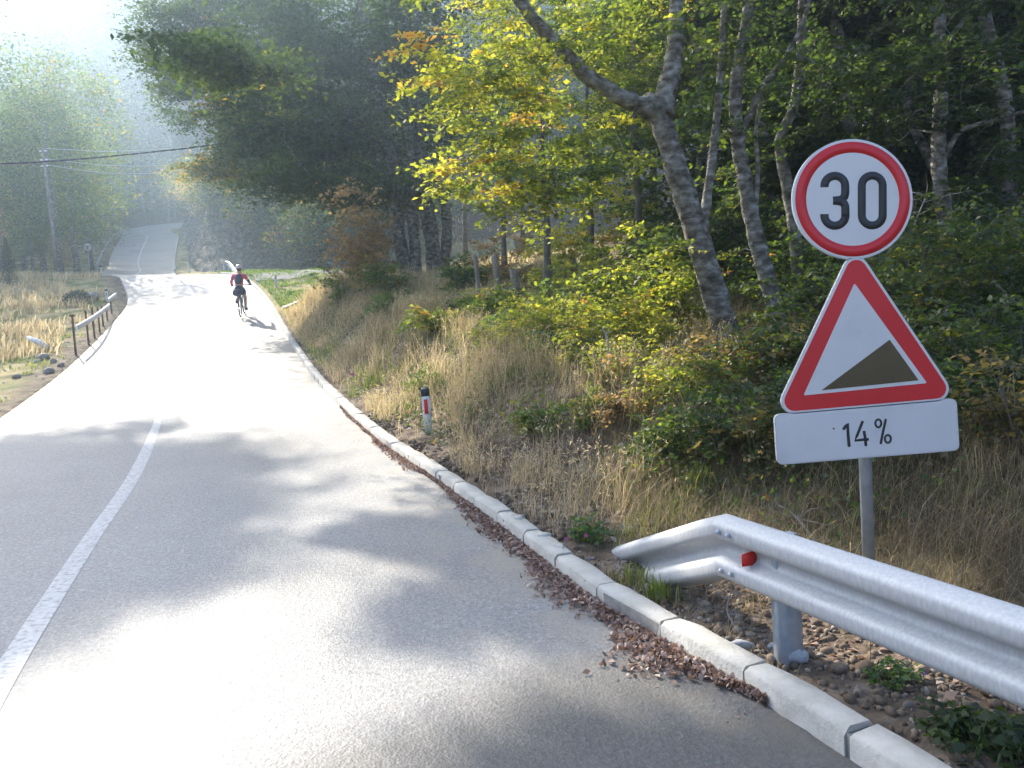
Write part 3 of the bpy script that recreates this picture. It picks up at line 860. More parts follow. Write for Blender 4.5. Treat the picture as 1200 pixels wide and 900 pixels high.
def grow(trunks, blobs, seed, leaf=.08, spray=.38, per=70, flat_=.32, tw=.006, up=.7, base_r=None, min_branch=.5, aspect=.62, kt=.55, sag=.1, tv=.1, tw_geo=True):
    """wood mesh data and leaf mesh data of one tree (world coordinates given by trunks and blobs)"""
    rng = np.random.default_rng(seed)
    wood = Geo(); crown = Geo()
    nodes = []; nr = []
    for pts, r0, r1 in trunks:
        P = smooth_path(pts, 6); m = len(P)
        rr = np.linspace(r0, r1, m)
        rr[0] *= 1.25
        rr[:4] *= 1 + .35 * np.array([1, .7, .4, .15])[:len(rr[:4])]
        wood.tube(P, rr * (1 + .05 * np.sin(np.arange(m) * 1.7 + seed)), 11, rough=.06, rng=rng)
        h = P[:, 2] - P[0, 2]
        ok = h > min_branch if len(trunks[0][0]) else h > -1
        nodes += list(P[ok]); nr += list(rr[ok])
    C = []; T = []
    for (c, r, n, t0) in blobs:
        u = rng.normal(0, 1, (n, 3)); u /= np.linalg.norm(u, axis=1)[:, None]
        d = u * (rng.random((n, 1)) ** .42) * np.array(r)
        # uneven outline: push lumps in and out
        d *= (.78 + .44 * vnoise(u[:, 0:1] * 2.2 + 7 + seed, u[:, 1:2] * 2.2 + u[:, 2:3] * 2, seed))
        C.append(np.array(c) + d); T.append(np.full(n, t0))
    C = np.vstack(C); T = np.concatenate(T)
    if not nodes:
        nodes = [np.array(trunks[0][0][-1])]; nr = [trunks[0][1]]
    N = np.array(nodes); NR = np.array(nr)
    d0 = np.array([np.min(((N - c) ** 2).sum(1)) for c in C]); order = np.argsort(d0)
    for k in order:
        c = C[k]
        dd = np.sqrt(((N - c) ** 2).sum(1)) + .35 * np.maximum(0, N[:, 2] - c[2])
        j = dd.argmin(); p = N[j]; Ld = np.linalg.norm(c - p)
        if Ld > .12:
            r0 = min(NR[j] * kt, .011 * Ld + tw * 1.6); r0 = max(r0, tw * .8)
            mid = (p + c) / 2 + rng.normal(0, .09, 3) * Ld + np.array([0, 0, sag * Ld])
            q1 = p * .6 + mid * .4 + rng.normal(0, .03, 3) * Ld
            q3 = mid * .45 + c * .55 + rng.normal(0, .03, 3) * Ld
            P = np.array([p, q1, mid, q3, c])
            rr = np.linspace(r0, max(tw * .5, r0 * .35), 5)
            wood.tube(P, rr, 5 if r0 > .012 else 3, cap=False)
            N = np.vstack([N, P[1:]]); NR = np.concatenate([NR, rr[1:]])
        m = max(3, int(per * rng.uniform(.55, 1.4)))
        out = c - p; out[2] *= .4; out /= np.linalg.norm(out) + 1e-6
        # a spray: side twigs fan out nearly level and carry their leaves left and right
        nt_ = max(3, m // 11); lp = max(3, m // nt_)
        a0 = math.atan2(out[1], out[0])
        az = a0 + rng.normal(0, 1.15, nt_); ln = spray * rng.uniform(.55, 1.45, nt_)
        D = np.stack([np.cos(az), np.sin(az), rng.normal(-.12, flat_ * .8, nt_)], 1)
        S0 = c + out * (rng.uniform(-.6, .35, nt_) * spray)[:, None] + rng.normal(0, spray * flat_ * .35, (nt_, 3))
        for q in range(nt_):
            e = S0[q] + D[q] * ln[q]
            if tw_geo: wood.tube([S0[q], (S0[q] + e) / 2 + [0, 0, .04 * ln[q]], e - [0, 0, .05 * ln[q]]], [tw * .55, tw * .4, tw * .2], 3, cap=False)
        tq = np.tile((np.arange(lp) + .5) / lp, nt_) + rng.normal(0, .03, nt_ * lp)
        dq = np.repeat(D, lp, 0); lq = np.repeat(ln, lp)[:, None]
        sd = np.where(np.tile(np.arange(lp), nt_) % 2 == 0, 1.0, -1.0)[:, None]
        pr = np.stack([-dq[:, 1], dq[:, 0], np.zeros(len(dq))], 1) * sd
        C_ = np.repeat(S0, lp, 0) + dq * lq * tq[:, None] + pr * leaf * rng.uniform(.3, .9, (len(dq), 1)) + np.array([0, 0, .04]) * lq - np.array([0, 0, .09]) * lq * tq[:, None] ** 2 + rng.normal(0, leaf * .25, dq.shape)
        tt = np.clip(T[k] + rng.normal(0, .10, len(dq)) + np.repeat(rng.normal(0, .08, nt_), lp) + rng.normal(0, tv), 0, 1)
        leaf_quads(crown, C_, leaf, rng, up=up, tint=tt, aspect=aspect, axis=dq * .7 + pr * .8)
    return wood, crown

def tree(name, base, trunks, blobs, seed, label, cat='tree', group=None, leafm='leaf_green', bark='bark', **k):
    wood, crown = grow(trunks, blobs, seed, **k)
    root = empty(name, base, label, cat, group)
    off = np.array([float(v) for v in base])
    for gg in (wood, crown): gg.v = [v - off for v in gg.v]
    if wood.n: link('trunk', wood.mesh('trunk', smooth=True, mat=M[bark]), root)
    o = link('crown', crown.mesh('crown', mat=M[leafm]), root)
    return root

def PX(pts):
    return [at(a, b, Y) for a, b, Y in pts]

def B(px, py, Y, r, n, t=.4):
    return (at(px, py, Y), r, n, t)

# ------------------------------------------------------------------ the four trees behind the sign
b = on(868, 9.3)
tree('beech_tree', b,
     [([b - [0, 0, .3]] + PX([(862, 420, 9.3), (842, 360, 9.25), (815, 270, 9.2), (792, 195, 9.2), (772, 135, 9.2), (755, 118, 9.1)]), .165, .115),
      (PX([(770, 130, 9.2), (735, 117, 9.0), (692, 92, 8.8), (655, 55, 8.6), (612, 5, 8.4), (575, -60, 8.2), (545, -150, 8.2)]), .105, .04),
      (PX([(772, 135, 9.2), (785, 90, 9.3), (791, 50, 9.4), (793, 0, 9.5), (800, -110, 9.6), (812, -260, 9.7)]), .12, .05),
      ([on(880, 9.5)] + PX([(858, 410, 9.5), (835, 340, 9.5), (822, 300, 9.5), (828, 240, 9.6), (842, 120, 9.7), (850, -20, 9.8)]), .10, .035)],
     [B(560, 110, 8.4, (.85, .9, .28), 20, 0.61), B(520, 75, 8.5, (.5, .7, .22), 10, 0.69), B(600, 70, 8.6, (.7, .9, .3), 13, 0.57), B(545, 205, 8.5, (.7, .8, .25), 16, 0.67), B(640, 205, 8.3, (.8, .9, .4), 26, 0.42), B(590, 160, 8.2, (.6, .8, .3), 14, 0.57),
      B(650, 150, 8.7, (.8, 1, .35), 11, 0.49), B(705, 215, 8.8, (.8, 1, .4), 12, 0.32), B(620, 250, 8.9, (.5, .8, .25), 7, 0.57), B(680, 20, 8.7, (.9, 1, .45), 16, 0.42),
      B(740, 60, 9.6, (.8, 1, .5), 12, 0.37), B(620, 60, 11.5, (1.4, 1.1, .8), 34, 0.42), B(710, 10, 11, (1.3, 1.1, .8), 32, 0.37), B(560, 0, 11.5, (1.0, 1.1, .6), 16, 0.47), B(600, -90, 8.6, (1.4, 1.4, .8), 26, 0.47), B(740, -140, 9.4, (1.6, 1.5, .9), 34, 0.37), B(860, -120, 9.6, (1.5, 1.5, 1), 34, 0.32),
      B(700, 330, 9.4, (.7, .7, .35), 12, 0.42), B(760, 300, 9.3, (.6, .7, .4), 10, 0.37), B(790, -330, 9.6, (2.3, 2, 1.3), 46, 0.37)],
     11, 'grey barked beech with a forked trunk and yellow leaved limbs reaching over the bank', leafm='leaf_yellow', leaf=.066, spray=.32, per=78, flat_=.25, tv=.16)

b = on(925, 9.9)
tree('beech_tree', b,
     [([b - [0, 0, .3]] + PX([(918, 400, 9.9), (900, 330, 9.9), (882, 262, 9.9), (873, 210, 9.9), (864, 160, 9.9), (862, 100, 9.9), (870, 50, 9.9), (880, -20, 9.9), (885, -140, 9.9)]), .125, .05),
      (PX([(866, 170, 9.9), (878, 135, 9.8), (896, 98, 9.7), (920, 68, 9.6), (945, 15, 9.5), (960, -60, 9.4)]), .045, .02),
      (PX([(884, 265, 9.9), (888, 200, 9.8), (886, 150, 9.8), (893, 110, 9.8)]), .035, .014)],
     [B(870, 60, 9.7, (1.0, 1, .7), 20, .4), B(850, 200, 10.3, (.8, .8, .6), 14, .45), B(940, 100, 10.2, (.9, .9, .8), 18, .35), B(830, 20, 10.4, (1, 1, .7), 16, .5),
      B(890, 320, 10.3, (.7, .7, .4), 10, .6), B(860, 390, 9.6, (.5, .5, .35), 8, .62), B(900, -100, 10, (1.8, 1.6, 1.0), 40, .4)],
     12, 'slender beech just right of the forked beech with a pale thin side limb', leafm='leaf_green', leaf=.068, spray=.30, per=62, tv=.16)

b = on(945, 11.0)
tree('beech_tree', b,
     [([b - [0, 0, .3]] + PX([(940, 380, 11), (930, 260, 11), (922, 215, 11), (914, 165, 11), (930, 125, 11), (938, 60, 11), (940, 0, 11), (945, -120, 11)]), .10, .045)],
     [B(970, 60, 10.8, (1.0, 1, .7), 20, .33), B(1000, 130, 11.5, (1.1, 1, .7), 16, .3), B(930, 0, 11, (1.4, 1.2, .8), 26, .4), B(1040, 20, 11, (1.2, 1.2, .9), 24, .3), B(960, -120, 11, (2, 1.8, 1), 36, .35)],
     13, 'crooked thin beech stem behind the upper left of the 30 sign', leafm='leaf_green', leaf=.08, spray=.32, per=60)

b = on(1106, 9.6)
tree('beech_tree', b,
     [([b - [0, 0, .3]] + PX([(1108, 400, 9.6), (1113, 330, 9.6), (1110, 275, 9.6), (1102, 215, 9.6), (1100, 165, 9.6), (1103, 100, 9.6), (1101, 40, 9.6), (1106, -30, 9.6), (1112, -160, 9.6)]), .115, .055),
      (PX([(1103, 190, 9.6), (1125, 155, 9.5), (1160, 142, 9.4), (1210, 128, 9.3)]), .035, .018),
      (PX([(1101, 60, 9.6), (1125, 30, 9.5), (1150, 0, 9.5)]), .04, .02)],
     [B(1150, 80, 9.0, (1.0, 1, .7), 24, .25), B(1060, 60, 9.2, (.9, .9, .6), 20, .3), B(1180, 190, 9.2, (.8, .8, .6), 18, .3), B(1040, 150, 10.5, (.8, .8, .6), 14, .3),
      B(1170, 330, 9.4, (.7, .7, .5), 14, .5), B(1150, 300, 8.8, (.3, .4, .2), 4, .9), B(1080, 370, 9.6, (.7, .6, .3), 10, .6), B(1190, 0, 9, (1.2, 1.2, .8), 30, .2), B(1090, -110, 9.6, (2, 2, 1.2), 46, .3)],
     14, 'straight beech trunk standing to the right of the road signs', leafm='leaf_green', leaf=.075, spray=.30, per=62)

# ------------------------------------------------------------------ the great dark tree over the road
b = on(492, 24.0)
DB = [(np.array([-5.3, 15.4, 7.4]), (.7, .22, .2), 9, .4), (np.array([-5.0, 16.6, 7.5]), (.9, .5, .3), 12, .35), (np.array([-17.0, 25.6, 17.0]), (1.4, 1.5, .8), 80, .3), (np.array([-18.6, 24.6, 17.0]), (1.6, 1.4, .8), 60, .3), (np.array([-17.2, 27.6, 17.0]), (1.7, 2.2, 1.6), 110, .3), (np.array([-19.4, 27.4, 17.4]), (2.4, 2.9, 1.7), 90, .3), (np.array([-15.9, 24.9, 16.6]), (1.3, .3, .3), 22, .3), (np.array([-16.6, 23.8, 16.6]), (1.3, .25, .3), 22, .3),
      B(420, 170, 25.2, (3.87, 3.22, 1.53), 135, .25), B(330, 150, 29.4, (3.04, 2.90, 1.76), 80, .28), B(260, 95, 29.9, (2.88, 2.66, 1.92), 71, .3), B(205, 40, 30.4, (2.08, 2.17, 1.44), 35, .35),
      B(395, 85, 26.0, (4.4, 3.0, 2.1), 152, .2), B(480, 40, 24.4, (2.13, 2.30, 2.93), 53, .25), B(300, 15, 30.0, (4.0, 2.6, 2.1), 98, .25), B(245, 195, 28.4, (0.88, 0.97, 0.35), 10, .95),
      B(275, 205, 28.3, (0.80, 0.97, 0.48), 10, .75), B(370, 215, 23.1, (1.73, 2.07, 0.67), 41, .3), B(455, 225, 23.6, (1.20, 1.72, 0.53), 22, .3), 
      B(490, -40, 26.4, (2.6, 1.8, 1.6), 35, .3)]
tree('beech_tree', b,
     [([on(492, 23.8) - [0, 0, .3]] + PX([(490, 345, 23.7), (478, 320, 23.7), (470, 290, 23.7), (464, 245, 23.7), (458, 180, 23.9), (440, 90, 24.0), (420, -30, 24.4), (410, -200, 24.8)]), .27, .09),
      (PX([(486, 330, 23.7), (487, 300, 23.7), (483, 250, 23.7), (481, 190, 23.9), (484, 90, 24.0), (500, -60, 24.0)]), .20, .07),
      ([on(512, 24.4) - [0, 0, .3]] + PX([(510, 335, 24.4), (507, 290, 24.4), (500, 240, 24.4), (494, 200, 24.4), (490, 120, 24.4), (470, 0, 24.7), (450, -150, 25.3)]), .29, .10),
      ([on(524, 24.8) - [0, 0, .3]] + PX([(520, 320, 24.7), (524, 270, 24.7), (519, 225, 24.5), (512, 170, 24.5), (520, 110, 24.5), (512, 40, 24.5), (520, -90, 24.5)]), .20, .07),
      (PX([(460, 215, 24), (430, 180, 25), (390, 150, 26.5), (340, 110, 28), (300, 70, 29)]), .09, .03)],
     DB, 21, 'huge dark beech on the bank whose crown hangs over the road', leafm='leaf_deep', leaf=.125, spray=.95, per=225, flat_=.22, tv=.2, tw_geo=False, bark='bark', min_branch=1.6, tw=.009)

# a beech beyond the left edge whose high limb shades the near lane
def tall_crown():
    b = np.array([-13.5, 13.0, 0.0]); b[2] = gz(b[0], b[1])
    P = [b - [0, 0, .3], b + [.1, .1, 3], b + [.4, .4, 6.5], b + [1.2, .9, 9.5], b + [2.2, 1.6, 13.0]]
    L1 = [b + [1.0, .8, 9.0], b + [2.6, 1.6, 11.0], b + [4.2, 2.6, 12.4], b + [5.8, 3.2, 12.8]]
    tree('beech_tree', b, [(P, .26, .07), (L1, .10, .03)], [(np.array([-8.0, 16.4, 12.4]), (2.3, .9, .5), 280, .3), (np.array([-9.6, 18.8, 12.4]), (1.0, .15, .15), 16, .3), (np.array([-10.2, 20.4, 12.6]), (1.0, .15, .15), 16, .3), (np.array([-9.5, 19.7, 12.4]), (.6, .3, .2), 14, .3), (np.array([-13.6, 15.6, 16.4]), (2.4, 2.0, 1.4), 50, .3)],
         25, 'tall beech beyond the left edge with a high limb over the lane', leafm='leaf_deep', leaf=.15, spray=.42, per=120, tw=.010)
tall_crown()

# ------------------------------------------------------------------ other woodland trees on the right (copies of three kinds)
def generic(seed, h, mat, cr, leaf, per, ncl, t0, r=.11):
    rng = np.random.default_rng(seed)
    P = np.array([(0, 0, -.3), (.1, 0, h * .2), (rng.normal(0, .25), rng.normal(0, .2), h * .45), (rng.normal(0, .4), rng.normal(0, .3), h * .7), (rng.normal(0, .5), rng.normal(0, .4), h * .95)])
    bl = []
    for k in range(7):
        a = rng.uniform(0, 6.28); rr = rng.uniform(.2, 1) * cr * .6; z = h * rng.uniform(.38, .95)
        bl.append(((math.cos(a) * rr, math.sin(a) * rr, z), (cr * .55, cr * .55, h * .10), ncl // 7, t0 + rng.normal(0, .08)))
    wd, crn = grow([(P, r, .04)], bl, seed, leaf=leaf, spray=.48, per=per, flat_=.35, tw=.007, min_branch=h * .2, tw_geo=False)
    return wd.mesh('trunk', smooth=True, mat=M['bark']), crn.mesh('crown', mat=M[mat])

GEN = [generic(31, 9.0, 'leaf_green', 2.3, .12, 62, 210, .5), generic(32, 8.0, 'leaf_yellow', 2.1, .12, 60, 190, .4), generic(33, 7.0, 'leaf_yellow', 1.8, .11, 50, 150, .5), generic(34, 10.5, 'leaf_deep', 2.6, .14, 70, 240, .35)]

def place(kind, p, rz, sc, label, group=None, name='beech_tree', cat='tree', gen=None):
    tr, cr_ = (gen or GEN)[kind]
    root = empty(name, p, label, cat, group, rz)
    root.scale = (sc, sc, sc)
    for nm, me in (('trunk', tr), ('crown', cr_)):
        if me is None: continue
        o = bpy.data.objects.new(nm, me); COL.objects.link(o); o.parent = root
    return root

rng = random.Random(5)
GEN += [generic(35, 6.0, 'leaf_deep', 2.6, .13, 74, 240, .4, r=.08), generic(36, 7.0, 'leaf_green', 2.6, .12, 70, 240, .45, r=.09)]
WT = [(1010, 13.0, 3, 'dark beech behind the circle of the 30 sign'), (1180, 12.0, 3, 'dark beech at the right edge behind the slope sign'), (1080, 15.5, 0, 'green beech deep in the wood behind the sign post'),
      (905, 14.5, 0, 'green beech between the slender beech and the sign'), (820, 15.0, 1, 'lighter green beech behind the forked beech'), (1260, 9.5, 0, 'green beech whose limbs reach in at the right edge'),
      (985, 18.0, 3, 'dark beech far inside the wood left of the sign'), (1150, 18.0, 3, 'dark beech far inside the wood right of the sign'),
      (765, 19.5, 1, 'bright green beech on the slope left of the forked trunk'), (880, 21.0, 3, 'dark tall beech behind the wood edge'),
      (1330, 14.0, 3, 'dark beech beyond the right edge of the wood'), (1050, 24.0, 3, 'deepest dark beech in line with the sign'),
      (960, 13.5, 4, 'low dark tree behind the left half of the 30 sign'), (1100, 13.2, 4, 'low dark tree right behind the 30 sign'), (1210, 13.8, 4, 'low dark tree near the right edge of the wood'),
      (860, 16.5, 4, 'low dark tree between the two leaning beeches'), (1030, 17.0, 5, 'low green tree behind the slope sign'), (930, 17.5, 5, 'low green tree in the gap left of the sign'), (1160, 16.0, 5, 'low green tree in the gap right of the sign'),
      (1120, 21.0, 4, 'low dark tree farther into the wood right of the sign'), (990, 22.0, 4, 'low dark tree farther into the wood left of the sign'), (1260, 17.0, 4, 'low dark tree at the far right of the wood'),
      (800, 22.0, 5, 'low green tree behind the forked beech'), (905, 26.0, 4, 'low dark tree at the back of the wood'), (1230, 23.0, 3, 'tall dark beech at the back right of the wood'), (830, 28.0, 3, 'tall dark beech at the back left of the wood')]
for px, Y, k, lab in WT:
    place(k, on(px, Y), rng.uniform(0, 6.28), rng.uniform(.92, 1.12), lab, 'beeches of the wood behind the signs')
# slim young trees on the sunlit slope in the middle
def slim(px, Y, top, r, lab, blobs, leafm='leaf_yellow', seed=40, per=40):
    b = on(px, Y)
    t = at(px - 4, top, Y)
    P = [b - [0, 0, .2], b * .7 + t * .3 + [.03, 0, 0], b * .35 + t * .65 - [.04, 0, 0], t]
    tree('young_tree', b, [(P, r, r * .5)], blobs, seed, lab, leafm=leafm, leaf=.10, spray=.36, per=per, min_branch=1.2, bark='bark_dark', kt=.4)
slim(640, 14.5, 60, .075, 'slim straight young tree between the fence posts', [B(640, 170, 14.6, (1.1, 1, .9), 26, .45), B(600, 120, 15, (1.2, 1, .7), 20, .6), B(650, 60, 15, (1.5, 1.3, .8), 26, .55)], seed=41)
slim(590, 20, 90, .07, 'thin far young tree left of the fence posts', [B(590, 150, 20, (1.3, 1, .9), 26, .5), B(560, 110, 21, (1.3, 1.2, .9), 20, .5)], seed=42, leafm='leaf_green')
slim(692, 17, 80, .07, 'slim young tree right of the short fence post', [B(690, 150, 17, (1.2, 1, 1.1), 28, .5), B(730, 90, 17.5, (1.6, 1.2, 1.1), 30, .55)], seed=43)
slim(748, 15, 40, .08, 'slim tree close left of the leaning forked beech', [B(745, 180, 15, (1.1, 1, 1.2), 34, .45), B(760, 60, 15.5, (1.4, 1.2, 1.2), 36, .55)], seed=44, leafm='leaf_green')
slim(612, 30, 60, .10, 'hazy tree farther up the sunlit slope', [B(610, 120, 30, (2.4, 2, 2.2), 50, .4), B(660, 90, 32, (2.8, 2, 2.2), 50, .4)], seed=45, leafm='leaf_green')
slim(545, 34, 40, .12, 'hazy blue green tree seen right of the dark beech trunks', [B(548, 150, 34, (2.2, 2, 2.4), 50, .25), B(556, 60, 36, (3.2, 2, 3.0), 60, .2)], seed=46, leafm='leaf_deep')

# ------------------------------------------------------------------ shrubs and saplings on the bank
def shrub(name, px, Y, w_, h_, n, mat, label, leaf=.06, per=40, t=.45, seed=1, py=None, nst=7, spray=.22, cat='shrub', depth=None, dz=0.0, group=None):
    b = on(px, Y); b = b + [0, 0, dz]
    rng = np.random.default_rng(seed)
    depth = depth or w_
    tr = []
    for k in range(nst):
        a = rng.uniform(0, 6.28); r = rng.uniform(.3, .9)
        e = b + [math.cos(a) * r * w_ * .8, math.sin(a) * r * depth * .8, h_ * rng.uniform(.6, 1.0)]
        s0 = b + [math.cos(a) * .08, math.sin(a) * .08, -.08]
        tr.append(([s0, s0 * .55 + e * .45 + [rng.normal(0, .12 * h_), rng.normal(0, .12 * h_), .12 * h_], e], .008, .002))
    bl = [(b + [0, 0, h_ * .55], (w_, depth, h_ * .42), n, t), (b + [0, 0, h_ * .3], (w_ * .9, depth * .9, h_ * .25), n // 3, t)]
    return tree(name, b, tr, bl, seed, label, cat=cat, leafm=mat, leaf=leaf, spray=spray, per=per, tw=.003, min_branch=.05, bark='stem' if h_ < .6 else 'bark_dark', group=group, flat_=.5)

shrub('sapling', 425, 19.5, .75, 2.9, 70, 'leaf_orange', 'tall rust brown beech sapling at the left end of the bank', leaf=.115, per=26, seed=51, spray=.34, t=.4, nst=4)
shrub('sapling', 438, 23, .5, 2.4, 40, 'leaf_orange', 'orange leaved sapling close against the beech trunks', leaf=.115, per=30, seed=52, spray=.36, t=.6, nst=4)
shrub('shrub', 396, 21, .5, 1.2, 26, 'weed', 'pale green shrub at the tip of the bank', leaf=.08, per=36, seed=53, t=.6)
shrub('shrub', 548, 17, .5, 1.0, 40, 'leaf_green', 'fresh green shrub right of the beech trunks', leaf=.08, per=50, seed=54, t=.5)
shrub('bramble', 640, 12.2, 1.2, .55, 66, 'weed', 'mounded green bramble spilling over the bank top', leaf=.075, per=50, seed=56, t=.5, cat='bramble')
shrub('bramble', 735, 11.0, .9, .7, 50, 'weed', 'yellow green bramble at the bank top before the slim trees', leaf=.075, per=46, seed=57, t=.7, cat='bramble')
shrub('shrub', 700, 13.5, .9, 1.2, 44, 'leaf_yellow', 'yellow green shrub behind the brambles', leaf=.08, per=44, seed=58, t=.55)
shrub('shrub', 775, 10.6, .7, 1.2, 40, 'leaf_yellow', 'yellow green shrub left of the forked beech foot', leaf=.075, per=46, seed=59, t=.5)
shrub('shrub', 665, 15.5, .9, 1.5, 40, 'leaf_yellow', 'sunny shrub around the fence posts', leaf=.09, per=40, seed=60, t=.7)
shrub('shrub', 595, 17.5, .9, 1.3, 34, 'leaf_orange', 'tawny shrub on the slope behind the fence', leaf=.09, per=36, seed=61, t=.4)
shrub('shrub', 745, 17.5, 1.1, 2.0, 50, 'leaf_yellow', 'tall yellowing shrub farther up the slope', leaf=.10, per=40, seed=62, t=.7)
shrub('fern', 515, 13.2, .5, .35, 26, 'weed', 'bright light green fern on the bank below the trunks', leaf=.09, per=36, seed=63, t=.75, cat='fern')
shrub('weed_plant', 715, 8.0, .28, .45, 18, 'weed', 'red and green leaved weed on the middle of the bank', leaf=.05, per=30, seed=64, t=.85, spray=.12, cat='weed')
shrub('weed_plant', 690, 7.5, .25, .35, 14, 'weed', 'lime green weed low on the bank', leaf=.05, per=30, seed=65, t=.7, spray=.12, cat='weed')
shrub('shrub', 1165, 8.6, .8, 1.3, 60, 'leaf_yellow', 'spreading yellow green bush right of the 14% plate', leaf=.06, per=46, seed=68, t=.35)
shrub('shrub', 1080, 8.4, .6, .9, 36, 'leaf_green', 'shaded bush behind the sign post', leaf=.06, per=44, seed=69, t=.6)
shrub('shrub', 1230, 7.6, .8, 1.0, 50, 'leaf_yellow', 'olive bush at the right edge of the picture', leaf=.06, per=44, seed=70, t=.3)
shrub('shrub', 785, 7.4, .45, .4, 26, 'leaf_yellow', 'low golden bush before the forked beech', leaf=.05, per=40, seed=71, t=.6)
shrub('shrub', 1010, 7.0, .5, .5, 26, 'leaf_green', 'small dull green bush behind the guardrail', leaf=.05, per=40, seed=72, t=.6)
shrub('shrub', 1040, 12.0, 1.4, 1.9, 90, 'leaf_deep', 'dark undergrowth bush deep behind the sign', leaf=.09, per=50, seed=73, t=.4)
shrub('shrub', 900, 12.5, 1.3, 1.7, 80, 'leaf_deep', 'dark undergrowth bush behind the slender beech', leaf=.09, per=50, seed=74, t=.4)
shrub('shrub', 1180, 12.0, 1.4, 1.9, 90, 'leaf_deep', 'dark undergrowth bush behind the right hand beech', leaf=.09, per=50, seed=75, t=.4)
shrub('shrub', 800, 13.5, 1.0, 1.4, 60, 'leaf_green', 'green undergrowth bush seen between the leaning trunks', leaf=.09, per=50, seed=76, t=.4)
for i, (px, Y, w_, h_, n_, mt, lf, t_, lab) in enumerate((
    (590, 11.5, .5, .4, 26, 'weed', .07, .6, 'green weed clump on the bank left of the brambles'), (655, 9.6, .45, .5, 26, 'weed', .06, .5, 'green weed clump under the brambles'),
    (690, 9.0, .4, .6, 24, 'leaf_yellow', .055, .6, 'yellow green weed beside the broken stem'), (745, 8.6, .45, .6, 28, 'leaf_yellow', .055, .7, 'golden leaved bush over the fallen bough'),
    (560, 14.0, .5, .5, 24, 'leaf_green', .07, .6, 'green weeds in front of the fence posts'), (455, 16.5, .5, .5, 22, 'weed', .07, .4, 'olive weed clump below the orange saplings'),
    (505, 11.0, .35, .3, 18, 'weed', .06, .5, 'green weeds above the marker post'), (640, 7.8, .3, .3, 18, 'weed', .05, .6, 'small leafy weed in the middle of the tan grass'),
    (735, 7.2, .3, .35, 18, 'leaf_orange', .045, .4, 'reddish weed above the brown rock'), (830, 7.0, .4, .5, 26, 'leaf_yellow', .05, .35, 'olive shrub hanging down the bank by the bend'),
    (880, 7.2, .45, .6, 30, 'leaf_orange', .05, .2, 'tawny shrub below the slender beeches'), (960, 6.6, .4, .45, 24, 'weed', .045, .4, 'grey green weed above the guardrail left of the post'),
    (1100, 6.8, .5, .6, 30, 'leaf_yellow', .05, .3, 'olive bush below the 14% plate'), (1180, 6.2, .5, .6, 30, 'weed', .05, .3, 'weedy bush on the slope near the right edge'),
    (1150, 10.5, 1.2, 1.6, 80, 'leaf_green', .075, .35, 'dense green bush around the right beech'), (980, 10.2, 1.0, 1.3, 70, 'leaf_green', .075, .3, 'dense green bush behind the triangle'))):
    shrub('bush', px, Y, w_, h_, n_, mt, lab, leaf=lf, per=40, seed=120 + i, t=t_, spray=.16 if w_ < 1 else .3, cat='bush')
for i, (px, Y, w_, h_, n_, mt, lf, t_, lab) in enumerate((
    (795, 6.3, .45, .45, 36, 'leaf_yellow', .05, .25, 'dusky bush on the bank just above the guardrail bend'), (845, 6.0, .45, .6, 44, 'leaf_green', .05, .4, 'dark leafy bush left below the sign triangle'),
    (905, 5.6, .4, .45, 30, 'leaf_orange', .045, .05, 'brownish tangle left of the 14% plate'), (980, 5.5, .5, .7, 56, 'leaf_green', .05, .3, 'dark leafy bush directly behind the 14% plate'),
    (1050, 5.9, .5, .9, 60, 'leaf_deep', .05, .6, 'dark bush right of the sign post'), (1110, 5.2, .4, .5, 36, 'leaf_yellow', .045, .1, 'dull olive bush below the right end of the plate'),
    (1165, 5.6, .55, .95, 64, 'leaf_green', .05, .35, 'tall dark leafy bush at the right border'), (1215, 4.6, .45, .6, 40, 'leaf_orange', .045, .05, 'brown leaved bush cut by the right border'), (1260, 5.4, .7, 1.0, 60, 'leaf_green', .05, .3, 'dark bush past the right border'),
    (1010, 7.2, .9, 1.3, 110, 'leaf_deep', .06, .5, 'deep green thicket behind the sign post'), (1120, 7.4, .9, 1.5, 120, 'leaf_deep', .06, .6, 'deep green thicket behind the right end of the plate'), (925, 7.2, .6, .8, 60, 'leaf_deep', .06, .6, 'deep green thicket left of the triangle'),
    (1210, 7.0, 1.0, 1.6, 120, 'leaf_green', .06, .3, 'tall deep green thicket at the right border'), (835, 7.8, .45, .45, 36, 'leaf_orange', .055, .1, 'brownish low thicket before the forked beech'), (1060, 9.4, 1.0, 1.6, 90, 'leaf_deep', .07, .5, 'dark thicket beside the right hand beech'))):
    shrub('thicket', px, Y, w_, h_, n_, mt, lab, leaf=lf, per=34, seed=160 + i, t=t_, spray=.20 if w_ < .8 else .32, cat='thicket', nst=12)
for i, (px, Y, lab) in enumerate(((880, 15, 'dark shrub deep in the wood left of the sign'), (960, 17, 'dark shrub deep in the wood behind the crooked stem'), (1030, 15.5, 'dark shrub deep in the wood straight behind the sign'), (1110, 16.5, 'dark shrub deep in the wood behind the right beech'), (1190, 15, 'dark shrub deep in the wood at the right border'),
                             (820, 18, 'dark shrub behind the fork of the leaning beech'), (1070, 20, 'dark shrub at the back of the wood'), (930, 21, 'dark shrub at the back of the wood left of the sign'), (1160, 21, 'dark shrub at the back of the wood on the right'))):
    shrub('shrub', px, Y, 2.0, 2.6, 110, 'leaf_deep', lab, leaf=.11, per=44, seed=240 + i, t=.35, spray=.45)
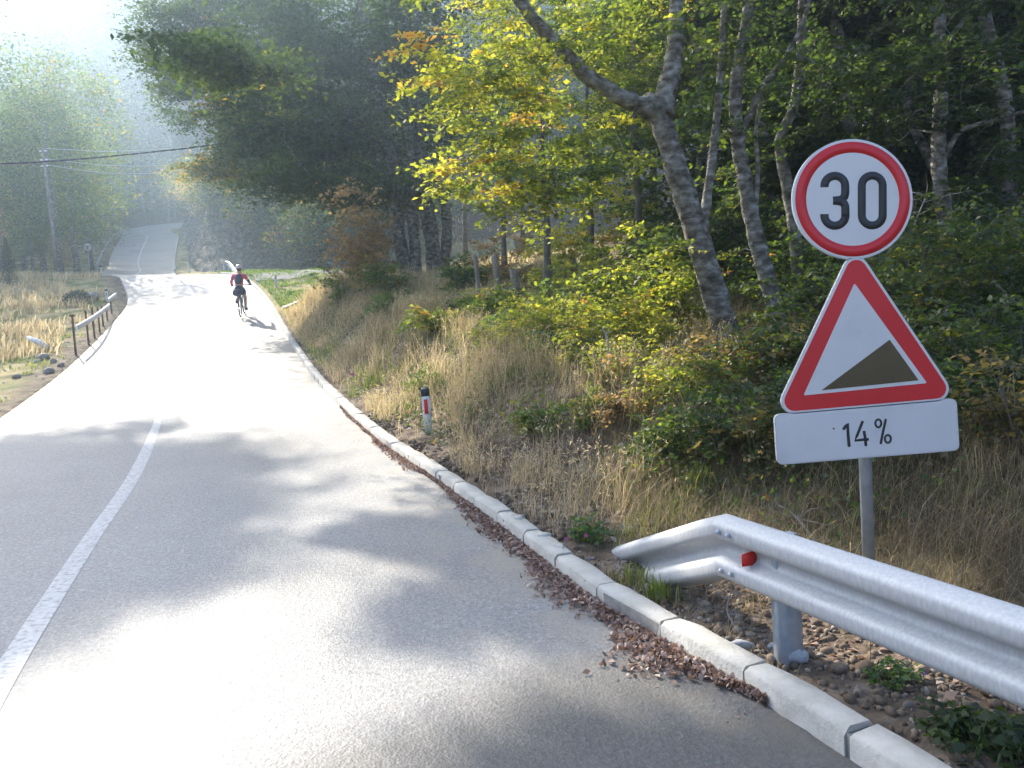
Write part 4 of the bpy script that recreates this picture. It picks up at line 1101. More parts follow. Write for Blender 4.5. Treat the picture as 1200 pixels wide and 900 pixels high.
for i, (px, Y, w_, h_, mt, lab) in enumerate(((640, 10.6, .7, .8, 'leaf_yellow', 'backlit yellow green bush hanging over the tan grass'), (700, 9.8, .7, .9, 'leaf_yellow', 'backlit bush left of the forked beech above the fallen bough'), (585, 13, .6, .7, 'leaf_green', 'leafy green bush before the short fence stump'),
                                      (450, 18.5, .6, .9, 'leaf_green', 'green bush before the thick beech trunks'), (750, 9.4, .5, .7, 'leaf_yellow', 'golden bush touching the foot of the forked beech'))):
    shrub('bush', px, Y, w_, h_, 60, mt, lab, leaf=.065, per=40, seed=260 + i, t=.6, spray=.26)
# bottom right plants behind the kerb
shrub('weed_plant', 1135, 2.75, .10, .12, 12, 'leaf_green', 'dark green leafy plant under the guardrail at the lower right', leaf=.045, per=16, seed=80, t=.25, spray=.06, cat='weed')
shrub('weed_plant', 1175, 2.6, .12, .14, 14, 'leaf_green', 'large leaved dark weed in the lower right corner', leaf=.05, per=16, seed=81, t=.2, spray=.06, cat='weed')
shrub('weed_plant', 1045, 3.2, .10, .08, 9, 'weed', 'small grey green plant beside the rubble', leaf=.035, per=16, seed=82, t=.3, spray=.05, cat='weed')
shrub('weed_plant', 690, 5.3, .16, .14, 10, 'weed', 'green broad leaved weed by the end of the guardrail', leaf=.05, per=16, seed=83, t=.4, spray=.08, cat='weed')

# ------------------------------------------------------------------ grass
def blades(P, L, W, rng, lean=.5, wind=(0.25, -.1), tint=None):
    n = len(P)
    az = rng.uniform(0, 2 * math.pi, n); ln = np.abs(rng.normal(0, lean, n))
    dx = np.cos(az) * ln + wind[0]; dy = np.sin(az) * ln + wind[1]
    D = np.stack([dx, dy, np.zeros(n)], 1)
    L = L[:, None]
    side = np.stack([-np.sin(az + rng.normal(0, .8, n)), np.cos(az), np.zeros(n)], 1); W = W[:, None]
    m1 = P + np.array([0, 0, 1]) * L * .52 + D * L * .27
    m2 = P + np.array([0, 0, 1]) * L * .86 + D * L * .75
    V = np.stack([P - side * W * .5, P + side * W * .5, m1 + side * W * .45, m1 - side * W * .45, m2 + side * W * .14, m2 - side * W * .14], 1)
    i = np.arange(n)[:, None] * 6
    q = np.concatenate([i + np.array([0, 1, 2, 3]), i + np.array([3, 2, 4, 5])])
    t = rng.random(n) if tint is None else tint
    return V.reshape(-1, 3), q, np.concatenate([t, t]), m2

def scatter(n, x0, x1, y0, y1, mask, rng, clump=0.0, per=1):
    m = n // per
    x = rng.uniform(x0, x1, m); y = rng.uniform(y0, y1, m)
    if per > 1:
        x = np.repeat(x, per) + rng.normal(0, clump, m * per); y = np.repeat(y, per) + rng.normal(0, clump, m * per)
    er, el, *_r = ground_parts(x, y)
    k = mask(x, y, er, el)
    return x[k], y[k], er[k], el[k]

def grass(name, mat, n, box, mask, Lr, W, seed, lean=.5, clump=.06, per=14, wind=(.2, -.1), tr=(0, 1), lfun=None):
    rng = np.random.default_rng(seed)
    x, y, er, el = scatter(n, *box, mask, rng, clump, per)
    z = ground(x, y) - .02
    L = rng.uniform(*Lr, len(x)); 
    if lfun is not None: L = L * lfun(x, y, er, el)
    W_ = W * rng.uniform(.6, 1.3, len(x)) * np.clip(np.hypot(x, y) / 9, .75, 3)
    V, q, t, tip = blades(np.stack([x, y, z], 1), L, W_, rng, lean, wind, tint=np.clip(rng.uniform(*tr, len(x)) + .25 * (vnoise(x * 1.5, y * 1.5, seed) - .5), 0, 1))
    g = Geo(); g.add(V, q, t)
    return g, tip, rng

def nz(x, y, s, f): return vnoise(x * f, y * f, s)

# tall tan plumes along the foot of the bank
g, tip, rg = grass('dry_grass', 'straw', 110000, (-10, 3, 5.2, 27), lambda x, y, er, el: (er > .22) & ~((np.abs(x + .98 - .105 * (9.3 - y)) < .16) & (y > 7.6) & (y < 9.5)) & (er < 3.6) & (nz(x, y, 3, .7) > .27 + .10 * (er > 2) + .3 * (y < 6.5)) & (y > 5.4), (.22, .58), .0040, 91, lean=.8, per=22, clump=.07, tr=(.35, 1), wind=(.1, -.25), lfun=lambda x, y, er, el: np.clip(.45 + .9 * nz(x, y, 4, .9), .3, 1.25) * np.clip(.35 + er, .3, 1))
tp = np.repeat(tip[::3], 3, 0)
leaf_quads(g, tp + rg.normal(0, .02, tp.shape), .036, rg, up=.1, tint=np.clip(rg.normal(.85, .15, len(tp)), 0, 1), aspect=.22)
tag(link('dry_grass', g.mesh('dry_grass', mat=M['straw'])), 'tall tan plumed grass growing on the bank along the kerb', 'grass', kind='stuff')
# short mixed grass everywhere on the bank
g, tip, rg = grass('bank_grass', 'grassgreen', 80000, (-9, 8, 3.3, 27), lambda x, y, er, el: (er > .2) & (er < 6) & (nz(x, y, 13, .9) > .50) & ((y > 6) | (nz(x, y, 14, 1.7) > .55)), (.08, .30), .0055, 92, lean=.6, per=16, clump=.08, tr=(.1, 1))
tag(link('green_grass', g.mesh('green_grass', mat=M['grassgreen'])), 'short green grass between the dry stems on the bank', 'grass', kind='stuff')
g, tip, rg = grass('dull_grass', 'straw', 130000, (-6, 12, 2.2, 16), lambda x, y, er, el: (er > .7) & (er < 8.5) & (nz(x, y, 17, .8) > .28) & ~((y < 4) & (er < 1.0)), (.10, .40), .0038, 93, lean=1.15, per=14, clump=.10, tr=(0, .8))
tag(link('withered_grass', g.mesh('withered_grass', mat=M['straw'])), 'withered grass lying over the slope behind the guardrail', 'grass', kind='stuff')
g, tip, rg = grass('tangle', 'straw', 120000, (.8, 7, 2.0, 8.5), lambda x, y, er, el: (er > .95) & (er < 6.5) & (nz(x, y, 61, 1.2) > .22), (.08, .30), .0045, 98, lean=1.5, per=20, clump=.09, tr=(-.3, .55))
tag(link('matted_grass', g.mesh('matted_grass', mat=M['straw'])), 'matted brown dead grass covering the slope behind the guardrail', 'grass', kind='stuff')
g, tip, rg = grass('tangle2', 'grassgreen', 30000, (.8, 7, 2.0, 8.5), lambda x, y, er, el: (er > 1.0) & (er < 6.5) & (nz(x, y, 63, 1.4) > .5), (.08, .24), .005, 99, lean=1.0, per=16, clump=.07, tr=(-.2, .6))
tag(link('slope_turf', g.mesh('slope_turf', mat=M['grassgreen'])), 'dull green grass among the dead grass behind the guardrail', 'grass', kind='stuff')
g, tip, rg = grass('verge', 'straw', 14000, (.2, 3.2, 1.4, 6.2), lambda x, y, er, el: (er > .2) & (er < 1.2) & (nz(x, y, 67, 2.2) > .52), (.04, .14), .004, 101, lean=1.3, per=14, clump=.05, tr=(-.2, .7))
tag(link('sparse_grass', g.mesh('sparse_grass', mat=M['straw'])), 'sparse dead grass between kerb and guardrail', 'grass', kind='stuff')
# sunlit slope above the bank
g, tip, rg = grass('slope_grass', 'straw', 42000, (-7, 14, 12, 60), lambda x, y, er, el: (er > 2.6) & (er < 22) & (x < .13 * y + .2) & (nz(x, y, 19, .5) > .30), (.18, .50), .009, 94, lean=.6, per=14, clump=.14, tr=(.3, 1))
tag(link('meadow_grass', g.mesh('meadow_grass', mat=M['straw'])), 'pale dry grass of the sunlit slope behind the fence posts', 'grass', kind='stuff')
# left verge
g, tip, rg = grass('left_grass', 'straw', 70000, (-30, -7, 11, 46), lambda x, y, er, el: (el > .35 + .9 * nz(x, y, 6, .8)) & (el < 16) & (nz(x, y, 23, .45) > .34), (.14, .42), .010, 95, lean=.55, per=14, clump=.12, tr=(.4, 1))
tag(link('verge_grass', g.mesh('verge_grass', mat=M['straw'])), 'straw coloured grass on the flat verge left of the road', 'grass', kind='stuff')
g, tip, rg = grass('left_green', 'grassgreen', 26000, (-30, -7, 10, 46), lambda x, y, er, el: (el > .3) & (el < 9) & (nz(x, y, 29, .5) > .48), (.05, .16), .010, 96, lean=.8, per=14, clump=.15, tr=(.3, 1))
tag(link('mossy_turf', g.mesh('mossy_turf', mat=M['grassgreen'])), 'low yellow green turf between road edge and straw grass', 'grass', kind='stuff')
# grassy plot between the road and the gravel lane
g, tip, rg = grass('plot', 'grassgreen', 60000, (-15, 4, 25, 44), lambda x, y, er, el: (er > .3) & (er < 9) & (y > 26.5) & (nz(x, y, 31, .6) > .16), (.06, .16), .012, 97, lean=.7, per=12, clump=.15, tr=(.0, .7))
tag(link('plot_grass', g.mesh('plot_grass', mat=M['grassgreen'])), 'mown green grass beside the gravel lane near the cyclist', 'grass', kind='stuff')
# single bright tufts
def tuft(px, Y, n, h, label, seed, mat='grassgreen', w_=.007, spread=.06):
    b = on(px, Y); rng = np.random.default_rng(seed)
    P = rng.normal(0, spread, (n, 3)); P[:, 2] = 0
    V, q, t, _t = blades(P, rng.uniform(.5, 1, n) * h, np.full(n, w_), rng, .5, (0, 0))
    g = Geo(); g.add(V, q, t)
    o = link('grass_tuft', g.mesh('grass_tuft', mat=M[mat]), None, None, b); tag(o, label, 'grass tuft')
tuft(772, 4.25, 90, .17, 'bright green grass tuft under the low end of the guardrail', 1)
tuft(745, 4.5, 50, .14, 'smaller green tuft left of the guardrail end', 2)
tuft(822, 5.7, 110, .30, 'fresh green tuft on the bank above the guardrail bend', 3)
tuft(1090, 5.6, 100, .26, 'green grass tuft on the slope right of the sign post', 4)
tuft(760, 7.2, 90, .26, 'light green tuft on the bank left of the bend', 5)
tuft(1120, 5.0, 120, .30, 'pale dry tuft drooping on the slope behind the guardrail', 6, mat='straw', w_=.004, spread=.09)
tuft(1160, 4.6, 120, .28, 'second drooping dry tuft nearer the right edge', 7, mat='straw', w_=.004, spread=.09)

# ground leaf litter and small weeds
def litter():
    rng = np.random.default_rng(7)
    g = Geo()
    x, y, er, el = scatter(60000, -6, 12, 3.0, 20, lambda x, y, er, el: (er > .5) & (er < 8) & (nz(x, y, 41, 1.2) > .30), rng)
    z = ground(x, y)
    leaf_quads(g, np.stack([x, y, z + .012], 1), .055, rng, up=.8, tint=np.clip(rng.normal(.35, .3, len(x)), 0, 1))
    tag(link('leaf_litter', g.mesh('leaf_litter', mat=M['deadleaf'])), 'brown fallen leaves lying on the wooded slope', 'leaves', kind='stuff')
    g = Geo()
    x, y, er, el = scatter(110000, -9, 10, 3.2, 24, lambda x, y, er, el: (er > .35) & (er < 6) & (nz(x, y, 43, 1.0) > .40), rng, .10, 16)
    z = ground(x, y) + rng.uniform(.01, .42, len(x)) * nz(x, y, 44, 2)
    leaf_quads(g, np.stack([x, y, z], 1), .042, rng, up=.55, tint=np.clip(rng.normal(.45, .28, len(x)), 0, 1))
    tag(link('ground_cover', g.mesh('ground_cover', mat=M['weed'])), 'small leafy weeds covering the bank', 'weeds', kind='stuff')
    # gutter leaves on the road
    seg = RS[(RS[:, 1] > 3.0) & (RS[:, 1] < 12.5)]
    P = walk(seg, .01); n = len(P)
    d = np.gradient(P[:, :2], axis=0); d /= np.linalg.norm(d, axis=1)[:, None]
    k = rng.integers(0, n, 15000)
    wdt = np.interp(P[:, 1], [3.1, 3.5, 3.9, 4.3, 5.0, 6.5, 9, 12], [.04, .20, .30, .16, .10, .11, .06, .03])[k] * np.clip(-.75 + 3.0 * fbm(P[k, 1] * 1.7, P[k, 1] * 0, 3), .05, 1.2)
    off = np.abs(rng.normal(0, .5, 15000)) * wdt + .01
    keep = rng.random(15000) < np.interp(P[k, 1], [3.1, 3.5, 4.4, 7, 12], [.6, .95, .7, .45, .15])
    k = k[keep]; off = off[keep]
    Q = P[k].copy(); Q[:, 0] -= d[k, 1] * off; Q[:, 1] += d[k, 0] * off
    heap = np.exp(-(off / .12) ** 2) * .03
    Q[:, 2] += .010 + rng.random(len(k)) * heap
    g = Geo(); leaf_quads(g, Q, .034, rng, up=.5, tint=np.clip(rng.normal(.45, .25, len(k)), 0, 1), aspect=.6)
    tag(link('gutter_leaves', g.mesh('gutter_leaves', mat=M['deadleaf'])), 'reddish brown dead leaves drifted along the kerb in the gutter', 'leaves', kind='stuff')
    # loose bits on the tarmac
    m = 420
    y = rng.uniform(2.6, 16, m); x = np.interp(y, RS[:, 1], RS[:, 0]) - np.abs(rng.normal(0, 1.4, m)) - .05
    zz = np.interp(y, RS[:, 1], RS[:, 2]) + .006
    g = Geo(); leaf_quads(g, np.stack([x, y, zz], 1), .016, rng, up=.9, tint=rng.random(m) * .5)
    tag(link('road_debris', g.mesh('road_debris', mat=M['deadleaf'])), 'tiny dark crumbs scattered on the asphalt', 'debris', kind='stuff')
litter()

# ------------------------------------------------------------------ stones
def stone_mesh(seed, mat):
    rng = np.random.default_rng(seed)
    bm = bmesh_ico(2)
    v, f = bm
    d = 1 + .28 * (vnoise(v[:, 0] * 1.6 + seed, v[:, 1] * 1.6 + v[:, 2] * 1.3, seed) - .5) * 2 + rng.normal(0, .03, len(v))
    v = v * d[:, None] * np.array([1, .8, .55])
    for k in range(9):
        n_ = rng.normal(0, 1, 3); n_ /= np.linalg.norm(n_); h = rng.uniform(.38, .7)
        over = np.maximum(0, v @ n_ - h); v = v - over[:, None] * n_
    g = Geo(); g.add(v, f)
    return g.mesh('stone', mat=M[mat])

def bmesh_ico(sub):
    import bmesh
    bm = bmesh.new(); bmesh.ops.create_icosphere(bm, subdivisions=sub, radius=1)
    v = np.array([x.co[:] for x in bm.verts]); f = np.array([[w_.index for w_ in x.verts] for x in bm.faces]); bm.free()
    return v, f

def stone(px, Y, s, mat, label, seed, name='stone', sink=.25, group=None, py=None):
    b = on(px, Y)
    o = link(name, stone_mesh(seed, mat), None, None, b + [0, 0, s * (.6 - sink)])
    o.scale = (s, s, s); o.rotation_euler = (random.Random(seed).uniform(-.3, .3), .1, seed * 1.3)
    tag(o, label, 'stone', group)
stone(936, 3.45, .078, 'rock_pale', 'whitish lump of rubble right of the guardrail post foot', 1)
stone(870, 3.58, .066, 'rock_pale', 'white mortar lump between kerb and guardrail post', 2)
stone(905, 3.58, .035, 'rock_pale', 'small pale stone touching the guardrail post', 3)
stone(985, 3.32, .045, 'rock_brown', 'rounded brown stone behind the kerb', 4)
stone(960, 3.38, .030, 'rock_brown', 'small brown stone left of the rounded one', 5)
stone(1008, 3.28, .028, 'rock', 'small grey stone right of the rounded brown one', 6)
stone(776, 4.22, .035, 'rock_brown', 'tan stone beside the kerb under the guardrail end', 7)
stone(1192, 2.35, .040, 'rock_brown', 'pale brown stone in the bottom right corner behind the kerb', 8)
stone(728, 6.9, .075, 'rock', 'mossy grey stone on the bank', 9)
stone(752, 6.3, .13, 'rock_brown', 'broad half buried brown rock above the guardrail end', 10, sink=.45)
stone(700, 6.6, .06, 'rock', 'angular grey stone left on the bank', 11)
stone(1068, 5.2, .09, 'rock', 'grey stone on the slope right of the sign post', 12)
M['rubble'] = noisemat('rubble_stone', [(0.3, (.13, .105, .08)), (0.5, (.24, .205, .17)), (0.7, (.42, .39, .35))], scale=6, rough=.95, bump=.8, bscale=30)
def rubble():
    rng = np.random.default_rng(12); v, f = bmesh_ico(1); g = Geo()
    x, y, er, el = scatter(16000, -1, 3.5, 1.6, 6.5, lambda x, y, er, el: (er > .13) & (er < 1.25) & (nz(x, y, 51, 2.5) > .38), rng)
    z = ground(x, y)
    for a, b_, c in zip(x, y, z):
        s = abs(rng.normal(0, .0065)) + .003
        g.add(v * s * rng.uniform(.6, 1.3, 3) + [a, b_, c + s * .2], f)
    tag(link('rubble', g.mesh('rubble', mat=M['rubble'])), 'loose gravel and soil crumbs between kerb and guardrail', 'gravel', kind='stuff')
    g = Geo()
    x, y, er, el = scatter(5000, -24, -7, 11, 36, lambda x, y, er, el: (el > .05) & (el < 2.4) & (nz(x, y, 53, 1.1) > .5), rng)
    z = ground(x, y)
    for a, b_, c in zip(x, y, z):
        s = abs(rng.normal(0, .014)) + .008
        g.add(v * s * rng.uniform(.6, 1.3, 3) + [a, b_, c + s * .2], f)
    tag(link('verge_gravel', g.mesh('verge_gravel', mat=M['rock'])), 'stony gravel along the left edge of the road', 'gravel', kind='stuff')
rubble()

def clods():
    rng = np.random.default_rng(19); v, f = bmesh_ico(1); g = Geo(); g2 = Geo()
    x, y, er, el = scatter(44000, -3, 8, 1.4, 11, lambda x, y, er, el: (er > .14) & (er < 5) & ((nz(x, y, 57, 1.6) > .33) | (y < 3.9)), rng, .12, 5)
    z = ground(x, y)
    for i, (a, b_, c) in enumerate(zip(x, y, z)):
        s_ = abs(rng.normal(0, .011)) + .006
        (g if i % 5 else g2).add(v * s_ * rng.uniform(.6, 1.5, 3) + [a, b_, c + s_ * .1], f)
    tag(link('soil_clods', g.mesh('soil_clods', mat=M['clod'])), 'crumbly brown soil clods on the bank', 'soil', kind='stuff')
    tag(link('bank_stones', g2.mesh('bank_stones', mat=M['rock_brown'])), 'small stones strewn over the bank', 'gravel', kind='stuff')
M['clod'] = noisemat('soil_clod', [(0.3, (.09, .065, .045)), (0.7, (.24, .18, .125))], scale=9, rough=.98, bump=.8)
clods()

# broken mortar slabs on the kerb
for i, (px, Y, lab) in enumerate(((600, 5.6, 'broken flat mortar slab on the kerb'), (622, 5.15, 'second broken slab lying across the kerb'), (640, 4.9, 'cracked pale slab nearest the guardrail end'))):
    yk = Y; xk = np.interp(yk, RS[:, 1], RS[:, 0]) + .10; zk = np.interp(yk, RS[:, 1], RS[:, 2]) + .108
    g = Geo(); rg = np.random.default_rng(i + 3)
    m = 7; th = np.sort(rg.uniform(0, 6.28, m)); rr = rg.uniform(.03, .055, m)
    top = np.stack([np.cos(th) * rr, np.sin(th) * rr * 1.5, np.full(m, .006)], 1); bt = top - [0, 0, .022]
    V = np.vstack([top, bt, [[0, 0, .007]]]); kk = np.arange(m); k2 = (kk + 1) % m
    g.add(V, np.vstack([np.stack([kk, k2, np.full(m, 2 * m), np.full(m, 2 * m)], 1), np.stack([kk, kk + m, k2 + m, k2], 1)]))
    tag(link('mortar_slab', g.mesh('mortar_slab', mat=M['concrete']), None, None, (xk, yk, zk)), lab, 'rubble')

# dry twigs and fallen branches
def twig(pts, r, label, seed, name='dead_branch', nside=10, mat='twig', sub=.35):
    rng = np.random.default_rng(seed); P = smooth_path(pts, 5)
    g = Geo(); g.tube(P, np.linspace(r, r * .35, len(P)), 7, rough=.08, rng=rng)
    L = np.linalg.norm(P[-1] - P[0])
    for k in range(nside):
        p = P[rng.integers(2, len(P))]; d = rng.normal(0, 1, 3); d[2] = abs(d[2]) * .7; d /= np.linalg.norm(d); l = L * sub * rng.uniform(.3, 1)
        g.tube([p, p + d * l * .5 + rng.normal(0, .05, 3) * l, p + d * l + rng.normal(0, .12, 3) * l], [r * .4, r * .28, r * .12], 4, cap=False)
    b = P[0].copy(); g.v = [v - b for v in g.v]
    tag(link(name, g.mesh(name, smooth=True, mat=M[mat]), None, None, b), label, 'branch')
twig([on(868, 3.75) + [0, 0, -.02], at(862, 735, 3.8), at(852, 715, 3.85), at(858, 690, 3.9)], .008, 'bare curved twig standing beside the guardrail post', 1, sub=.5)
twig([on(845, 3.8), at(835, 740, 3.9), at(806, 716, 4.1)], .005, 'thin dry twig lying under the guardrail', 2, sub=.5, nside=6)
twig([on(905, 3.95), at(925, 720, 4.0), at(935, 708, 4.05)], .007, 'short grey twig right of the guardrail post', 3, nside=5)
twig(PX([(815, 505, 9.0), (780, 490, 8.6), (745, 470, 8.4), (712, 430, 8.4)]), .035, 'grey fallen bough across the bank left of the forked beech', 4, nside=26, mat='bark')
twig(PX([(870, 500, 8.6), (830, 498, 8.4), (790, 505, 8.2), (755, 500, 8.0)]), .025, 'dead branch lying lower than the grey bough', 5, nside=24, mat='bark')
twig([on(1030, 7.6)] + PX([(1020, 400, 7.8), (1008, 370, 7.8), (990, 340, 7.9)]), .016, 'pale bare stems rising behind the slope triangle', 6, nside=20)
twig([on(1060, 9.0)] + PX([(1062, 330, 9), (1070, 270, 9), (1085, 230, 9)]), .016, 'pale leafless sapling between the triangle and the right beech', 7, nside=18)
twig([on(1130, 5.2)] + PX([(1110, 500, 6), (1080, 450, 6.5), (1050, 420, 7)]), .010, 'thin pale withered stem leaning right of the 14% plate', 8, nside=16)
twig([on(715, 8.2)] + PX([(712, 400, 8.2), (706, 385, 8.2)]), .020, 'short broken grey stump stem on the bank', 9, nside=4)
twig([on(960, 4.6) + [0, 0, .02], on(930, 4.9) + [0, 0, .08], on(905, 5.2) + [0, 0, .05]], .010, 'dry branch on the dark slope above the guardrail', 10, nside=16)
twig([on(948, 6.2), at(905, 540, 6.3), at(860, 545, 6.5)], .012, 'brittle grey branch left of the sign plates', 11, nside=20)

# flowers
def flower(px, Y, h, r, n, petal, label, seed, centre='yellow', cat='flower', group=None):
    b = on(px, Y); root = empty('flower', b, label, cat, group)
    g = Geo(); g.tube([(0, 0, -.02), (.005, 0, h * .5), (0, -.01, h)], .0016, 5); link('stem', g.mesh('stem', mat=M['grassgreen']), root)
    g = Geo(); rng = np.random.default_rng(seed)
    for k in range(n):
        a = 2 * math.pi * k / n; c, s = math.cos(a), math.sin(a)
        t = np.array([c, -.5, s]); u_ = np.array([-s, 0, c])
        V = [u_ * r * .1, t * r * .6 + u_ * r * .22, t * r, t * r * .6 - u_ * r * .22]
        g.add(np.array(V) + [0, -.012, h], [(0, 1, 2, 3)])
    link('petals', g.mesh('petals', mat=M[petal]), root)
    g = Geo(); v, f = bmesh_ico(1); g.add(v * r * .28 + [0, -.014, h], f); link('flower_head', g.mesh('flower_head', mat=M[centre]), root)
flower(1020, 3.35, .17, .020, 12, 'petal', 'white daisy with yellow centre below the guardrail', 1)
for i, (px, Y, h, lab) in enumerate(((1068, 3.15, .14, 'violet flower right of the daisy'), (1082, 3.05, .10, 'violet flower low beside the rubble edge'), (1192, 2.9, .16, 'violet flower at the right edge below the guardrail'), (1116, 5.6, .2, 'violet flower on the slope beyond the guardrail'), (1150, 5.2, .16, 'violet flower above the guardrail near the right edge'))):
    flower(px, Y, h, .012, 5, 'violet', lab, i + 5)
for i, (px, Y, h, lab) in enumerate(((664, 5.1, .10, 'pink clover head left of the guardrail end'), (688, 5.05, .13, 'pink clover head nearest the guardrail end'), (415, 13.6, .22, 'pink flower at the kerb far up the bank'))):
    flower(px, Y, h, .016 if i < 2 else .04, 8, 'pink', lab, i + 15, centre='pink')

# ------------------------------------------------------------------ marker posts
def marker(px, py_top, py_bot, Y, label, refl='reflred', cap=True, base=None, h=None):
    b = on(px, Y) if base is None else base
    top = at(px, py_top, Y)
    H = (top[2] - b[2]) if h is None else h
    root = empty('marker_post', b, label, 'marker post', 'delineator posts along the road', rz=.15)
    g = Geo()
    prof = [(-.048, -.02), (.048, -.02), (.035, .045), (-.035, .045)]
    def prism(z0, z1, k=1.0, slope=0.0):
        V = [(x * k, y * k, z0) for x, y in prof] + [(x * k, y * k, z1 + (slope * (y + .02) / .07)) for x, y in prof]
        gg = Geo(); gg.add(np.array(V), [(0, 1, 5, 4), (1, 2, 6, 5), (2, 3, 7, 6), (3, 0, 4, 7), (4, 5, 6, 7), (3, 2, 1, 0)]); return gg
    zc = H - (.10 if cap else 0)
    link('post', prism(-.1, zc).mesh('post', mat=M['whitepaint']), root)
    if cap: link('black_cap', prism(zc, H - .02, 1.03, .03).mesh('black_cap', mat=M['blackplastic']), root)
    g = Geo(); g.box((-.005, -.026, zc - .12), (.042, .010, .17) if refl == 'reflred' else (.022, .010, .12)); link('reflector', g.mesh('reflector', mat=M[refl]), root)
marker(502, 445, 490, 9.3, 'white marker post with black top and red reflector in the tan grass', h=.54)
MARK = on(502, 9.3)
marker(324, 322, 342, 33.5, 'white marker post on the grass plot beside the gravel lane', refl='blackplastic', cap=False)
marker(126, 338, 355, 30.5, 'white marker post with black cap at the end of the rusty barrier', refl='blackplastic')
marker(120, 311, 325, 46, 'white marker post on the left just before the far guardrail', refl='blackplastic')
marker(222, 309, 320, 57, 'tiny white marker post before the rock face', refl='blackplastic', cap=False)

# ------------------------------------------------------------------ fence posts on the bank top
for i, (px, pt, Y, r, lab) in enumerate(((562, 299, 14.6, .045, 'dark fence post left in the row on the bank'), (585, 299, 14.3, .06, 'grey fence post second from the left'), (606, 315, 13.9, .075, 'short thick fence stump third in the row'), (674, 297, 15.6, .07, 'pale topped fence post right of the slim tree'), (688, 245, 19.0, .08, 'far grey fence post up the slope'))):
    b = on(px, Y); t = at(px - 2, pt, Y)
    g = Geo(); rg = np.random.default_rng(i)
    H = max(t[2] - b[2], .4)
    g.tube([(0, 0, -.2), (.01, 0, H * .4), (0, .01, H * .8), (-.02, 0, H)], [r, r * .96, r * .93, r * .85], 9, rough=.05, rng=rg)
    tag(link('fence_post', g.mesh('fence_post', mat=M['oldwood']), None, None, b), lab, 'fence post', 'old wooden posts on the bank')

# ------------------------------------------------------------------ rusty barrier on the left
def barrier():
    S = [(89, 412, 370, 19.6), (104, 395, 364, 21.2), (111, 394, 360, 22.3), (117, 388, 360, 23.4), (121, 381, 358, 24.6), (126, 377, 356, 25.8), (131, 367, 352, 27.4)]
    pos = []
    for px, pb, pt, Y in S:
        b = on(px, Y, pb); pos.append((b, at(px - 2, pt, Y)[2]))
    org = pos[0][0]
    root = empty('roadside_barrier', org, 'leaning barrier of thin rusty posts and a white rail left of the road', 'barrier')
    for i, (b, zt) in enumerate(pos):
        g = Geo(); q = b - org; H = np.clip(zt - b[2], .5, .95)
        g.box(q + [0, 0, H / 2 - .1], (.045, .04, H + .2), rz=.3); link('post', g.mesh('post', mat=M['rust']), root)
        if i == 0: 
            g = Geo(); g.box(q + [0, 0, H + .01], (.10, .09, .05), rz=.3); link('post_cap', g.mesh('post_cap', mat=M['rust']), root)
    for nm, pts in (('rail', [(90, 384, 19.5), (104, 376, 21.1), (117, 367, 23.3), (128, 358, 26.5)]), ('rail', [(127, 352, 26.7), (136, 345, 28.6)])):
        P = smooth_path([at(*p) - org for p in pts], 4)
        g = Geo(); n = len(P)
        up = np.array([0, 0, .062]); s_ = np.array([.02, 0, 0])
        V = np.vstack([P + up + s_, P - up + s_, P - up - s_, P + up - s_]); k = np.arange(n - 1)
        g.add(V, np.vstack([np.stack([k + a * n, k + 1 + a * n, k + 1 + ((a + 1) % 4) * n, k + ((a + 1) % 4) * n], 1) for a in range(4)]))
        g.add(V[[0, n, 2 * n, 3 * n]], [(0, 1, 2, 3)]); g.add(V[[n - 1, 2 * n - 1, 3 * n - 1, 4 * n - 1]], [(3, 2, 1, 0)])
        link(nm, g.mesh(nm, mat=M['whitepaint']), root)
barrier()
# log and rubble on the left verge
p0, p1 = on(34, 21.0), on(56, 20.4)
g = Geo(); g.tube([p0 - p0 + [0, 0, .32], (p1 - p0) * .5 + [0, 0, .24], (p1 - p0) + [0, 0, .08]], [.05, .07, .06], 8, rough=.08, rng=np.random.default_rng(3))
tag(link('log', g.mesh('log', mat=M['rock_pale']), None, None, p0), 'bleached white log lying in the straw grass', 'log')
for i, (px, Y, s, lab) in enumerate(((52, 19.2, .24, 'dark slab of rock below the white log'), (62, 18.6, .20, 'grey rock right of the dark slab'), (44, 18.8, .13, 'pale stone left of the dark slab'), (72, 18.0, .15, 'flat grey rock near the first rusty post'), (57, 17.2, .22, 'low dark rock nearest the camera on the verge'), (20, 16.8, .16, 'half buried rock in the green turf'))):
    stone(px, Y, s * .72, 'rock' if i != 2 else 'rock_pale', lab, 20 + i, sink=.35)
stone(110, 31.0, .38, 'rock', 'pale topped boulder right of the round dark bush', 40)
def dome(px, Y, r, label):
    b = on(px, Y); rng = np.random.default_rng(8)
    u = rng.normal(0, 1, (2600, 3)); u /= np.linalg.norm(u, axis=1)[:, None]; u[:, 2] = np.abs(u[:, 2])
    g = Geo(); leaf_quads(g, u * r * rng.uniform(.75, 1.05, (2600, 1)), .06, rng, up=.1, tint=rng.random(2600) * .5, aspect=.3)
    tag(link('bush', g.mesh('bush', mat=M['needle']), None, None, b), label, 'bush')
dome(91, 30, .55, 'round dark bush at the edge of the straw verge')

